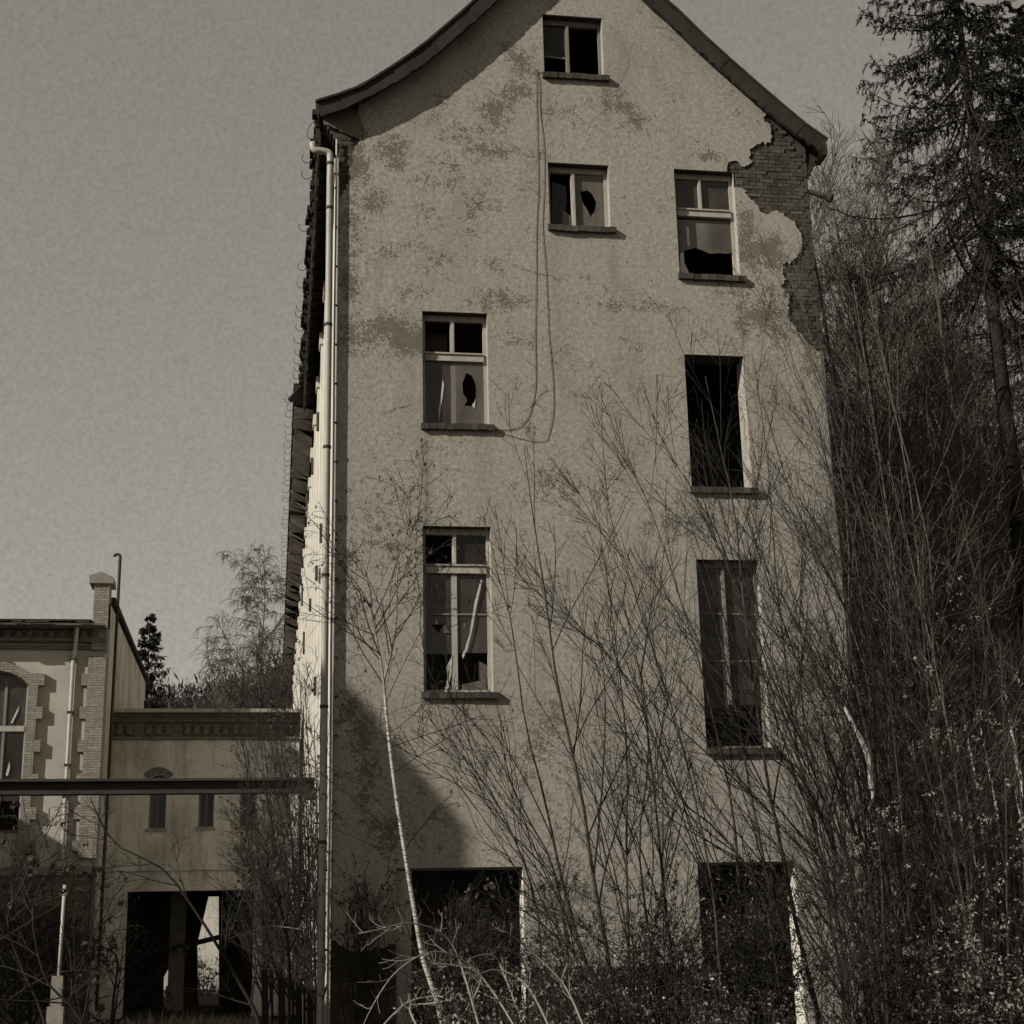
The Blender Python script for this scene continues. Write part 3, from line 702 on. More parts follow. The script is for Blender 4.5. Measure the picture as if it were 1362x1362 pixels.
# ------------------------------------------------------------------ brick wing on the left
YW = 22.0; YL = 24.5; GZ2 = .35
wing = empty('factory_wing', (-8, YW, GZ2), 'two-storey plastered wing with brick quoins and an arched window at the left edge', 'building')
wg = lambda a, b: G(a, b, YW)
xr = wg(143.5, 840)[0]; zc = wg(60, 832)[1]; zpier = wg(136, 778)[1]
cxw = wg(-8, 905)[0]; hwid = wg(39, 911)[0]-cxw; zsp = wg(39, 911)[1]; rise = .4; zsill = wg(10, 1112)[1]
def arch(cx, hw, zs, rise, z0, n=12, ext=0):
    rad = (hw*hw+rise*rise)/(2*rise); a0 = math.asin(hw/rad)
    return [(cx-hw, z0), (cx+hw, z0)]+[(cx+(rad+ext)*math.sin(a), zs+rise-rad+(rad+ext)*math.cos(a)) for a in np.linspace(a0, -a0, n)]
WL = -17.0
ap = arch(cxw, hwid, zsp, rise, zsill)
ap2 = [(x-3.9, z) for x, z in ap]; 
MB().slab([R_(WL, xr, GZ2-.3, zc+.02), ap, ap2], YW, YW+.45, FX).build('front_wall', PLAST2, wing)
base_z = wg(110, 1152)[1]
MB().box(WL, xr+.01, YW-.05, YW-.001, GZ2-.3, base_z-.25).build('plinth', DBRICK, wing)
MB().box(WL, xr+.04, YW-.1, YW-.002, base_z-.24, base_z).build('string_course', CONC, wing)
def quoin(pxr, pxl, sgn, name):
    q = MB(); zz_ = [wg(115, v)[1] for v in (858, 873, 897, 913, 941, 957, 985, 1001, 1030, 1046, 1074, 1090, 1118, 1132, 1142)]
    for i in range(len(zz_)-1):
        if zz_[i] > zz_[2]+.01 and (sgn > 0 or i == 0): continue
        wd = pxl+(.17 if i % 2 == 0 else .0)
        a, b = (pxr-wd, pxr) if sgn < 0 else (pxr, pxr+wd)
        q.box(a, b, YW-.16, YW-.003, zz_[i+1]+.002, zz_[i])
    return q.build(name, WBRICK, wing)
quoin(xr, .50, -1, 'corner_quoin')
quoin(cxw+hwid, .27, 1, 'window_quoin')
ao = arch(cxw, hwid, zsp, rise, zsill, 22); ao2 = arch(cxw, hwid, zsp, rise, zsill, 22, .28)
for i in range(2, len(ao)-1):                       # voussoirs of the arch
    q = [ao[i], ao[i+1], ao2[i+1], ao2[i]]; c = np.mean(q, axis=0)
    MB().slab([[tuple(c+(np.array(a)-c)*.95) for a in q]], YW-.15, YW-.004, FX).build('voussoir', WBRICK, wing)
# eaves with dentils
MB().box(WL, xr-.02, YW-.22, YW-.002, zc-.52, zc-.40).box(WL, xr-.02, YW-.12, YW-.002, zc-.72, zc-.60).build('cornice', DBRICK, wing)
dm = None
x = xr-.35
while x > -9.8:
    if dm is None:
        b_ = MB().box(-.085, .085, -.2, 0, -.1, .1); dm = bpy.data.meshes.new('dentil'); dm.from_pydata(b_.v[0].tolist(), [], b_.f); dm.update(); dm.materials.append(DBRICK)
    o = bpy.data.objects.new('dentil', dm); COL.objects.link(o); o.parent = wing; o.location = Vector((x, YW-.003, zc-.295))-wing.location; x -= .31
MB().box(WL, xr-.02, YW-.8, YW+.4, zc-.14, zc-.075).build('eaves_board', DBRICK, wing)
MB().add([(WL, YW-.85, zc-.06), (xr-.4, YW-.85, zc-.03), (xr-.4, 36, zc+1.3), (WL, 36, zc+1.3), (WL, YW-.85, zc), (xr-.4, YW-.85, zc+.02), (xr-.4, 36, zc+1.4), (WL, 36, zc+1.4)],
         [(3, 2, 1, 0), (4, 5, 6, 7), (0, 1, 5, 4), (1, 2, 6, 5), (2, 3, 7, 6), (3, 0, 4, 7)]).build('roof', ROOF, wing)
gt = MB()
for k in range(18):
    if k in (1, 2, 6, 9, 10, 13): continue
    xx = xr-.5-k*.36; gt.box(xx-.3, xx+.04*rng.uniform(-1, 1), YW-.95+rng.uniform(0, .05), YW-.86, zc-.07-rng.uniform(0, .04), zc-.04)
gt.build('broken_gutter', IRON, wing)
# corner pier rising above the eaves, gabled cap, sloping side parapet
pl_x = wg(125, 810)[0]
MB().box(pl_x, xr, YW-.17, YW+.5, zc-.75, zpier).build('corner_pier', WBRICK, wing)
ca = [wg(120, 778), wg(120, 768), wg(136, 763), wg(152, 770), wg(152, 778)]; ca[4] = (ca[4][0], ca[0][1])
MB().slab([ca], YW-.26, YW+.62, FX).build('pier_cap', CONC, wing)
zb_ = at(193, 908, 36)[2]; zf_ = wg(148, 800)[1]
side = [(YW+.002, GZ2-.3), (36, GZ2-.3), (36, zb_), (YW+.5, zf_), (YW+.002, zf_)]
MB().slab([side], -.4, 0, FS(xr)).build('side_wall', GRIMY, wing)
MB().slab([[(YW+.6, zf_+.1), (36.15, zb_+.03), (36.15, zb_+.16), (YW+.6, zf_+.26)]], -.5, .12, FS(xr)).build('coping', ROOF, wing)
MB().box(xr-.02, xr+.07, YW-.02, YW+.9, GZ2, zc-.1).build('corner_strip', PLAST2, wing)
MB().box(WL, WL+.4, YW+.46, 35.9, GZ2-.3, zc).build('end_wall', PLAST2, wing); MB().box(WL, xr, 35.6, 35.99, GZ2-.3, zc).build('rear_wall', PLAST2, wing)
# arched window joinery
for dx in (0, -3.9):
    e = bpy.data.objects.new('window', None); COL.objects.link(e); e.parent = wing; e.location = Vector((cxw+dx, YW+.2, zsill))-wing.location
    ain = arch(cxw, hwid-.09, zsp, rise, zsill+.09)
    MB().slab([[(x+dx, z) for x, z in arch(cxw, hwid, zsp, rise, zsill)], [(x+dx, z) for x, z in ain]], YW+.2, YW+.28, FX).build('frame', FRAMEW, e)
    zt_ = wg(10, 968)[1]; MB().box(cxw-hwid+.09+dx, cxw+hwid-.09+dx, YW+.17, YW+.27, zt_-.08, zt_+.08).build('transom', FRAMEW, e)
    for sx_ in (-.33, .33): MB().box(cxw+sx_-.04+dx, cxw+sx_+.04+dx, YW+.19, YW+.265, zsill+.09, zsp+.2).build('mullion', FRAMED, e)
    MB().slab([[(x+dx, z) for x, z in arch(cxw, hwid-.1, zsp, rise, zt_+.09)]], YW+.23, YW+.236, FX).build('pane', GL_M, e)
    MB().slab([[(x+dx, z) for x, z in R_(cxw-hwid+.1, cxw+hwid-.1, zsill+1.0, zt_-.09)]], YW+.23, YW+.236, FX).build('pane', GL_C, e)
    if dx == 0: MB().slab([[wg(*q) for q in [(13,960),(24,937),(23,944),(15,961)]]], YW+.19, YW+.2, FX).build('torn_film', FILM, e); MB().slab([[wg(*q) for q in [(6,1030),(11,1012),(12,1020),(9,1031)]]], YW+.19, YW+.2, FX).build('torn_film', FILM, e)
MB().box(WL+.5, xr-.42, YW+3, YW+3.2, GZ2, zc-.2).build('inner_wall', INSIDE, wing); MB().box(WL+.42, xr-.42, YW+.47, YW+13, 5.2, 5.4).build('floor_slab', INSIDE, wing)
# downpipe on the wing, tall vent pipe at its corner
px_ = wg(98, 880)[0]
P = [(wg(105, 838)[0], YW-.45, wg(105, 838)[1]), (wg(104, 846)[0], YW-.4, wg(104, 846)[1]), (px_+.02, YW-.12, wg(98, 874)[1]), (px_, YW-.1, wg(98, 890)[1]), (px_, YW-.1, 6), (px_, YW-.1, wg(84, 1145)[1])]
d_ = MB().tube(spline(P, 40), .06, 10).build('downpipe', PIPEL, wing, True)
cb = MB()
for py in (877, 948, 1018, 1060): z_ = wg(96, py)[1]; cb.box(px_-.09, px_+.09, YW-.17, YW, z_-.03, z_+.03)
cb.build('pipe_clip', IRON, d_)
vx, vy = at(152, 860, 23.2)[0], 23.2
vz = at(158, 741, 23.2)[2]
vp_ = [(vx+.005*k, vy, GZ2+(vz-GZ2)*k/9) for k in range(10)]+[(vx+.045-.09+.09*math.cos(a), vy, vz+.09*math.sin(a)) for a in np.linspace(.3, PI*.95, 7)]
tag(MB().tube(vp_, .05, 10).build('vent_pipe', IRON, None, True), 'thin dark vent pipe with a hooked top rising beside the brick corner of the wing', 'pipe')

# ------------------------------------------------------------------ low link building between the wing and the factory
lk = empty('link_building', (-3, YL, GZ2), 'low shaded link building with a wide open doorway between wing and factory', 'building')
lg = lambda a, b: G(a, b, YL)
lx0, lx1 = xr+.003, -.13
zt_ = lg(270, 955)[1]; zbnd = lg(270, 984)[1]
dr = (lg(166, 1250)[0], lg(338, 1190)[0], GZ2-.3, lg(230, 1185)[1])
def lwin(cx, y0, y1, hwp, r_): c = lg(cx, y0); return arch(c[0], hwp/43, lg(cx, y0+6)[1], r_, lg(cx, y1)[1], 8)
lws = [lwin(211, 1030, 1102, 11, .12), lwin(275, 1046, 1100, 10, .12), lwin(330, 1046, 1100, 10, .12)]
MB().slab([[(lx0, GZ2-.3), (dr[0], GZ2-.3), (dr[0], dr[3]), (dr[1], dr[3]), (dr[1], GZ2-.3), (lx1, GZ2-.3), (lx1, zbnd), (lx0, zbnd)]]+lws, YL, YL+.4, FX).build('front_wall', GRIMY, lk)
MB().box(lx0, lx1, YL-.001, YL+.4, zbnd+.003, zt_).build('brick_band', DBRICK, lk)
MB().box(lx0, lx1, YL-.22, YL+.4, zt_+.003, zt_+.12).box(lx0, lx1, YL-.12, YL-.003, zt_-.14, zt_).box(lx0, lx1, YL-.08, YL-.003, zbnd, zbnd+.1).build('cornice', DBRICK, lk)
dm2 = None; x = lx0+.25
while x < lx1-.1:
    if dm2 is None:
        b_ = MB().box(-.075, .075, -.1, 0, -.14, .14); dm2 = bpy.data.meshes.new('dentil'); dm2.from_pydata(b_.v[0].tolist(), [], b_.f); dm2.update(); dm2.materials.append(DBRICK)
    if rng.uniform() > .12:
        o = bpy.data.objects.new('dentil', dm2); COL.objects.link(o); o.parent = lk; o.location = Vector((x, YL-.003, (zt_+zbnd)/2-.04))-lk.location
    x += .29
MB().box(lx0, lx1, YL-.55, YL+9.5, zt_+.125, zt_+.2).build('roof', ROOF, lk)
MB().box(lx0, lx1, YL-.62, YL-.5, zt_+.09, zt_+.2).build('gutter', ZINC, lk)
zs_ = lg(230, 1158)[1]
MB().box(lx0, lx1, YL-.07, YL-.002, zs_, zs_+.14).box(lx0, lx1, YL-.04, YL-.002, zs_+.144, zs_+.36).build('string_course', GRIMY, lk)
for k, lwp in enumerate(lws):
    xs0 = min(q[0] for q in lwp); xs1 = max(q[0] for q in lwp); z0 = lwp[0][1]; z1 = max(q[1] for q in lwp)
    e = bpy.data.objects.new('window', None); COL.objects.link(e); e.parent = lk; e.location = Vector(((xs0+xs1)/2, YL+.2, z0))-lk.location
    MB().box(xs0, xs1, YL+.2, YL+.25, z0, z0+.05).box(xs0, xs0+.05, YL+.2, YL+.25, z0+.05, z1).box(xs1-.05, xs1, YL+.2, YL+.25, z0+.05, z1).box((xs0+xs1)/2-.02, (xs0+xs1)/2+.02, YL+.2, YL+.245, z0+.05, z1).build('frame', FRAMED, e)
    MB().box(xs0+.05, xs1-.05, YL+.22, YL+.226, z0+.05, z1).build('pane', GL_C, e)
    MB().box(xs0-.06, xs1+.06, YL-.06, YL+.19, z0-.09, z0-.002).build('sill', CONC, lk)
    a1 = arch((xs0+xs1)/2, (xs1-xs0)/2+.02, z1-.12, .14, z0, 8, .0)[2:]; a2 = arch((xs0+xs1)/2, (xs1-xs0)/2+.02, z1-.12, .14, z0, 8, .22)[2:]
    MB().slab([a1+a2[::-1]], YL-.03, YL-.002, FX).build('arch_brickwork', DBRICK, lk)
# back wall with openings that let the lit yard show through
YB = YL+8.5; bg_ = lambda a, b: G(a, b, YB)
oA = [bg_(*q) for q in [(263,1338),(291,1338),(291,1192),(277,1192),(262,1255)]]; oB = [bg_(*q) for q in [(217,1340),(238,1340),(238,1286),(226,1284),(217,1300)]]
oC = [bg_(*q) for q in [(184,1232),(199,1232),(198,1216),(192,1212),(184,1216)]]
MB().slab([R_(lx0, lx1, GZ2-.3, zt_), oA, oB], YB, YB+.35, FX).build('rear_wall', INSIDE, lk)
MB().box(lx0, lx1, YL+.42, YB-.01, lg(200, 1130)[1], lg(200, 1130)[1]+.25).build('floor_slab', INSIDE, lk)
p4 = bg_(240, 1300)[0]
MB().box(p4-.15, p4+.35, YL+4, YL+4.5, GZ2-.2, dr[3]+.6).build('pillar', CONC, lk)
MB().bar((*at(228, 1262, YL+3.5)[:2], at(228, 1262, YL+3.5)[2]), at(294, 1246, YL+3.5), .18, .16).build('fallen_joist', IRON, lk)
rw = empty('yard_wall', (-3, 52, .4), 'sunlit pale wall seen through the doorway of the link building', 'wall')
ww = MB(); ww.box(-16, -.5, 52, 52.4, 0, 6).build('wall', GRIMY, rw)
MB().box(-16, -.5, 51.9, 52.5, 6.003, 6.15).build('coping', CONC, rw)

# neighbouring ruin that throws the slanting shade on the foot of the gable (stands left of the view)
A = np.array([*G(443, 893)]); B = np.array([*G(622, 1108)]); tt = 19/math.cos(SUN_EL)
A3 = np.array([A[0], 0, A[1]])+SDIR*tt; B3 = np.array([B[0], 0, B[1]])+SDIR*tt
sl2 = (B3[2]-A3[2])/(B3[0]-A3[0]); xe = A3[0]-(A3[2]-1.2)/sl2
ru = empty('ruined_wall', (A3[0]+2, A3[1], 0), 'tall half gable wall of a ruined shed standing left of the view', 'wall')
MB().slab([jag([(A3[0], -.2), (B3[0]+.05, -.2), (B3[0]+.05, B3[2]+.05*sl2), (A3[0], A3[2])], .5, .03)+[(A3[0], A3[2])]], A3[1], A3[1]+.4, FX).build('brickwork', WBRICK, ru)
MB().bar((B3[0]+.05, A3[1]+.2, B3[2]+.05*sl2+.03), (A3[0], A3[1]+.2, A3[2]+.03), .42, .06).build('coping', CONC, ru)

sh = empty('yard_shade_block', (-19, 9, 0), 'unseen shed-shaped block added left of the view to shade the yard', 'shed')  # added out of view to shade the yard shrubs and the wing's foot
MB().slab([[(-9.5, -.2), (20.5, -.2), (20.5, 9.6), (-9.5, 9.6)]], -7, 0, FS(-15.5)).build('walls', WBRICK, sh)
MB().slab([[(-9.9, 9.603), (20.9, 9.603), (20.9, 9.78), (-9.9, 9.78)]], -7.4, .35, FS(-15.5)).build('roof', ROOF, sh)

# ------------------------------------------------------------------ beam, post, debris
yb = 6.5; b0 = at(-60, 1033, yb); b1 = at(410, 1035, yb); b2 = at(410, 1055, yb)
zt2, zb2 = b1[2], b2[2]
be = empty('steel_beam', (b1[0]-4, yb, (zt2+zb2)/2), 'long rusty steel beam bridging the yard from the left edge to the factory side wall', 'beam')
MB().box(-11.5, -.12, yb-.15, yb+.15, zt2-.05, zt2).build('flange', BEAMM, be); MB().box(-11.5, -.12, yb-.15, yb+.15, zb2, zb2+.03).build('flange', BEAMM, be)
wb_ = MB().box(-11.5, -.12, yb-.02, yb+.02, zb2+.031, zt2-.051)
wb_.build('web', BEAMM, be)
MB().box(-.3, -.1, yb-.2, yb+.2, zb2-.12, zb2-.002).build('bearing_plate', IRON, be)
MB().box(-11.9, -11.5, yb-.2, yb+.2, 0, zt2+.05).build('support_post', CONC, be)
ypp = -6.0; q0 = at(75, 1310, ypp); q1 = at(84, 1177, ypp)
fp = empty('fence_post', (q0[0], ypp, 0), 'pale thin pole standing on a stained concrete post at lower left', 'post')
MB().tube([(q0[0]+.02, ypp, q0[2]-.1), (q0[0]+.03, ypp, q1[2])], .02, 10).build('pole', PIPEL, fp, True)
cp_ = MB(); x = at(77, 1300, ypp)[0]; zt3 = at(77, 1298, ypp)[2]
cp_.box(x-.06, x+.06, ypp-.06, ypp+.06, -.1, zt3).box(x-.09, x+.085, ypp-.07, ypp+.07, -.1, zt3-.32); cp_.build('concrete_post', CONC, fp)
yd = 5.0; tag(MB().bar(at(99, 1321, yd), at(128, 1294, yd), .13, .05).bar(at(101, 1327, yd+.1), at(131, 1305, yd+.1), .1, .05).build('timber_plank', FRAMED), 'pair of broken planks leaning in the dark foot of the wing', 'planks')

# ------------------------------------------------------------------ plants
def plant(name, label, cat, group, base, parts):
    e = empty(name, base, label, cat, group)
    for nm, tw, m_, kind in parts:
        o = link(nm, tw.mesh(nm, m_, origin=base), None); o.parent = e
        if kind: o['kind'] = kind
    return e
def stem3(pxs, y, n=12, lean=0.0):
    P = [at(a, b, y+lean*(1-k/(len(pxs)-1))) for k, (a, b) in enumerate(pxs)]
    q0, q1 = P[0], P[1]; zg = gz(q0[0], y)-.05
    if q0[2] > zg+.05:
        d = (q0-q1); d = d/abs(d[2]) if abs(d[2]) > .05 else np.array([0, 0, -1.]); d[:2] *= .5
        P = [q0+d*(q0[2]-zg)]+P
    return spline(P, n)
def sapling(pxs, y, r0, label, K=14, K2=5, K3=3, ang=(22, 45), ln=.34, side=None, up=.35, mat=TWIG, group=None, name='sapling', lean=.0, rmin=.0042, leaf=None, nl=0, t0=.22, K2ang=(25, 55), lsize=.06, tmat=None, cat='tree'):
    S = stem3(pxs, y, 16, lean); n = len(S)
    R = r0*(1-.86*np.linspace(0, 1, n)**.9)
    tr = Twigs().tubes(S[None], R[None], 7)
    tw = Twigs()
    P1, R1 = kids(S[None], R[None], K, t0, .97, ang, lambda t: ln*(1.1-.75*t), 6, up, r0*.5, rmin, .13, .6, side)
    tw.tubes(P1, R1, 4)
    P2, R2 = kids(P1, R1, K2, .2, .98, K2ang, lambda t: .5*(1.1-.5*t), 5, up*.7, .012, rmin*.8, .17, .65)
    tw.tubes(P2, R2, 3)
    if K3:
        P3, R3 = kids(P2, R2, K3, .25, .98, (25, 60), lambda t: .5+0*t, 3, .15, .007, rmin*.65, .18, .7); tw.tubes(P3, R3, 3)
    parts = [('trunk', tr, tmat or mat, None), ('branches', tw, mat, None)]
    if leaf is not None and nl:
        src = P3 if K3 else P2; k = rng.choice(rng.integers(0, len(src), max(8, nl//11)), nl); j = rng.integers(1, src.shape[1], nl)
        C = src[k, j]+rng.normal(size=(nl, 3))*.015; D = rng.normal(size=(nl, 3))*.6+np.array([0, 0, -.7])
        parts.append(('leaves', Twigs().leaves(C, D, rng.uniform(.5, 1.2, nl)*lsize, .55), leaf, 'stuff'))
    return plant(name, label, cat, group, S[0], parts)

GRP = 'bare saplings crowding the front of the gable'
GL = 'bare thin sapling in the thicket rising in front of the gable'
ST = [ # photo points from foot to tip, depth, radius, side bias
 ([(820,1340),(788,1160),(774,1060),(742,915),(726,797),(708,680),(697,592)], -5.5, .042, None, 'tallest bare sapling before the middle of the gable, its tip just under the cable loop'),
 ([(800,1345),(777,1276),(748,1173),(724,1061),(698,959),(680,827),(657,752)], -6.5, .036, (-.5, 0, 0), 'bare sapling left of the tallest one, forking beside the lower left window'),
 ([(838,1340),(835,1210),(833,1133),(834,1000),(822,880),(806,760),(795,715)], -5, .03, None, 'straight bare sapling rising over the middle of the gable, right of the tallest one'),
 ([(905,1345),(886,1213),(873,1080),(860,960),(852,900),(868,800),(872,742)], -5.8, .032, None, 'bare sapling whose tip forks left of the dark lower right window'),
 ([(1090,1356),(1061,1239),(1035,1106),(1021,1040),(995,856),(977,680),(960,603),(938,500)], -4.5, .05, (-.6, 0, 0), 'stout bare sapling crossing the dark lower right window and the black open window'),
 ([(1149,1290),(1114,1160),(1104,1093),(1072,1000),(1040,933),(1000,830),(950,700),(880,590)], -4, .046, (-.5, 0, 0), 'long bare sapling leaning far left across the lower right windows'),
 ([(1213,1356),(1186,1226),(1170,1088),(1160,1010),(1138,906),(1128,826),(1112,680),(1101,553),(1082,380)], -3.2, .06, (-.6, 0, 0), 'tall bare stem along the right edge of the gable, reaching the exposed brick'),
 ([(1225,1350),(1191,1133),(1178,1000),(1150,820),(1128,680),(1100,540),(1060,440)], -2.4, .05, (-.7, 0, 0), 'second tall bare stem along the right edge of the gable, bending left at its top'),
 ([(960,1345),(950,1200),(930,1090),(905,980),(880,900),(845,790),(800,650)], -6.2, .03, (-.5, 0, 0), 'bare sapling just left of the dark lower right window, leaning left'),
 ([(1040,1345),(1016,1197),(960,1110),(900,1055),(850,930),(800,860),(740,830)], -5.2, .03, (-.4, 0, 0), 'bare sapling bending left from the right doorway towards the middle of the gable'),
 ([(1000,1345),(985,1210),(975,1080),(945,940),(915,830),(870,690),(836,610)], -4.8, .034, (-.5, 0, 0), 'bare sapling rising from the right doorway past the dark lower right window at its left'),
 ([(720,1345),(716,1220),(690,1130),(650,1050),(600,985),(585,950)], -7, .024, (-.3, 0, 0), 'short thin sapling just right of the left doorway, below the lower left window'),
 ([(760,1345),(752,1240),(735,1150),(700,1085),(664,1010),(630,960),(560,900)], -6.8, .024, (-.3, 0, 0), 'thin sapling bending left to the sill of the lower left window'),
 ([(1130,1350),(1120,1250),(1090,1130),(1062,1010),(1045,880),(1030,740),(1020,600),(1000,470)], -3, .04, (-.6, 0, 0), 'bare sapling rising from the right door jamb towards the black open window'),
 ([(1180,1350),(1165,1230),(1130,1080),(1090,960),(1050,850),(1010,740),(985,640)], -3.6, .04, (-.7, 0, 0), 'bare sapling right of the right doorway, leaning across the sill of the black open window'),
 ([(1240,1350),(1215,1150),(1190,960),(1165,800),(1130,620),(1090,500),(1040,400)], -1.8, .046, (-.7, 0, 0), 'outermost bare sapling on the right, reaching up to the exposed brick strip'),
 ([(870,1345),(862,1240),(850,1120),(862,1018),(857,921),(840,850),(830,800)], -6, .026, None, 'thin sapling between the two doorways with its tip in the middle of the bare wall'),
]
for pxs, y, r0, sd, lb in ST:
    sapling(pxs, y, r0*.75, lb, K=11 if pxs[0][0] < 930 else 14, K2=5 if pxs[0][0] < 930 else 6, K3=1 if pxs[0][0] < 930 else 2, side=sd, group=GRP, ln=.44, ang=(16, 38), K2ang=(16, 42), lean=rng.uniform(-.4, .4), mat=TWIG, tmat=TWIGM)
for k in range(11):
    y = rng.uniform(-5, -1.5); bx = rng.uniform(1020, 1250); tx = bx-rng.uniform(90, 210); ty = rng.uniform(520, 900)
    mid = [(bx, 1350), (bx-.1*(bx-tx)+rng.normal()*8, 1210), (bx-.3*(bx-tx)+rng.normal()*12, 1210-.33*(1210-ty)), (bx-.6*(bx-tx)+rng.normal()*14, 1210-.66*(1210-ty)), (tx, ty)]
    sapling(mid, y, rng.uniform(.018, .04), 'thin bare stem leaning left over the right half of the gable', K=13, K2=6, K3=2, side=(-.6, 0, 0), group='thin stems leaning over the right half of the gable', ln=.42, ang=(16, 40), K2ang=(16, 42), mat=TWIG, tmat=TWIGM)
# random stems in the thicket right of the factory corner
GR = 'bare stems of the thicket at the right'
for k in range(34):
    y = rng.uniform(-4, 6); bx = rng.uniform(1130, 1390); tx = bx-rng.uniform(20, 150)-40*rng.uniform(); ty = rng.uniform(330, 900)
    mid = [(bx, 1350), (bx-.12*(bx-tx)+rng.normal()*8, 1200), (bx-.3*(bx-tx)+rng.normal()*12, 1200-.33*(1200-ty)), (bx-.62*(bx-tx)+rng.normal()*12, 1200-.66*(1200-ty)), (tx, ty)]
    sapling(mid, y, rng.uniform(.018, .05), 'bare thin stem in the dense thicket right of the factory corner', K=14, K2=6, K3=3, side=(-.35, 0, 0), group=GR, ln=.4, ang=(16, 42), K2ang=(18, 48), mat=TWIGT, tmat=TWIGT)
# beeches keeping their dry leaves
BN = ['tall young beech with dry leaves, left of the upper pair', 'young beech with dry leaves at the right edge, half way up', 'young beech with dry leaves cut by the right edge of the view', 'young beech with dry leaves next to the right corner of the gable', 'young beech with sparse dry leaves low in the middle of the right thicket', 'short young beech with dry leaves low at the right edge', 'shortest young beech with dry leaves, at the right foot of the gable', 'tallest young beech with dry leaves, further back near the right edge', 'young beech with dry leaves further back behind the bare stems of the thicket']
GB = 'young beeches with dry leaves at the right'
for k, (bx, tx, ty, y) in enumerate([(1250, 1215, 780, -2.5), (1310, 1290, 760, -2), (1345, 1330, 850, -4), (1215, 1180, 900, -4.5), (1290, 1240, 980, -5), (1370, 1350, 960, -5.2), (1180, 1165, 1090, -5.6), (1330, 1300, 700, 1.5), (1270, 1235, 720, 2)]):
    mid = [(bx, 1345), (bx-5, 1230), (.5*(bx+tx), .5*(1230+ty)), (tx, ty)]
    sapling(mid, y, .035, BN[k], K=15, K2=5, K3=2, ang=(45, 75), up=.05, ln=.42, group=GB, leaf=DRYLEAF, nl=650, lsize=.048, mat=TWIG, tmat=TWIGM, name='beech')
# white birch in front of the left half of the gable
bp = [(585,1345),(565,1285),(556,1240),(541,1150),(527,1060),(517,980),(512,925)]
S = stem3(bp, -7.5, 14); R = np.linspace(.03, .017, 14)
tr = Twigs().tubes(S[None], R[None], 10)
f1 = spline([at(a, b, -7.5) for a, b in [(512,925),(507,880),(497,830),(490,780),(478,735),(466,690)]], 14); f2 = spline([at(a, b, -7.4) for a, b in [(512,925),(511,905),(520,870),(527,830),(528,770),(533,740),(545,715),(560,690)]], 14)
Fk = np.stack([f1, f2]); Fr = np.stack([np.linspace(.0155, .004, 14)]*2)
fk = Twigs().tubes(Fk, Fr, 8); tw = Twigs()
P1, R1 = kids(Fk, Fr, 12, .05, .97, (25, 60), lambda t: .62*(1.1-.6*t), 7, .25, .009, .0035, .1); tw.tubes(P1, R1, 4)
P0_, R0_ = kids(S[None], R[None]*.4, 9, .45, .98, (45, 75), lambda t: .30+0*t, 7, .1, .012, .004, .12); tw.tubes(P0_, R0_, 4)
P1b = np.concatenate([P1, P0_]); R1b = np.concatenate([R1, R0_])
P2, R2 = kids(P1b, R1b, 6, .2, .98, (25, 60), lambda t: .5+0*t, 5, -.05, .007, .003, .13); tw.tubes(P2, R2, 3)
P3, R3 = kids(P2, R2, 3, .3, .98, (25, 60), lambda t: .45+0*t, 3, -.4, .004, .0025, .13); tw.tubes(P3, R3, 3)
k = rng.integers(0, len(P3), 420); lf = Twigs().leaves(P3[k, -1], np.array([0, 0, -1.])+rng.normal(size=(420, 3))*.3, rng.uniform(.03, .07, 420), .35)
plant('birch_tree', 'young white-barked birch leaning before the left half of the gable', 'tree', None, S[0], [('trunk', tr, BIRCH, None), ('limb', fk, TWIGL, None), ('branches', tw, TWIG, None), ('catkins', lf, DEADLEAF, 'stuff')])
# tangled bushes before the left side wall
GBU = 'tangled bare bushes beside the factory side wall'
for k, (bx, tx, ty, y) in enumerate([(415, 398, 890, 3.2), (425, 418, 960, 1.5), (395, 372, 905, 4.5), (375, 345, 930, 6), (355, 322, 980, 5.5), (350, 318, 1040, 5), (405, 350, 880, 7.2), (352, 322, 1080, 4), (385, 330, 1100, 0), (428, 424, 1050, 0.6), (385, 345, 1010, 2.6), (372, 330, 1130, 1), (420, 405, 900, 2.2), (410, 385, 885, 5.2), (400, 362, 890, 6.6), (390, 350, 900, 8), (378, 335, 915, 9), (412, 395, 940, 4.2), (398, 372, 960, 7.5), (362, 318, 930, 10)]):
    mid = [(bx, 1345), (bx-2, 1250), (.6*bx+.4*tx, .55*1250+.45*ty), (tx, ty)]
    sapling(mid, y, .035, ['dark multi-twigged bush with withered leaves beside the sunlit side wall', 'bare bush hiding the corner between link building and factory'][k in (3, 4, 5, 7, 10, 11)], K=18, K2=6, K3=2, ang=(14, 42), up=.35, ln=.4, side=(-.3, 0, 0), group=GBU+(' corner' if k in (3, 4, 5, 7, 10, 11) else ''), leaf=DEADLEAF, nl=300 if k in (0, 2, 6, 3) else 50, lsize=.075, name='bush', cat='bush')
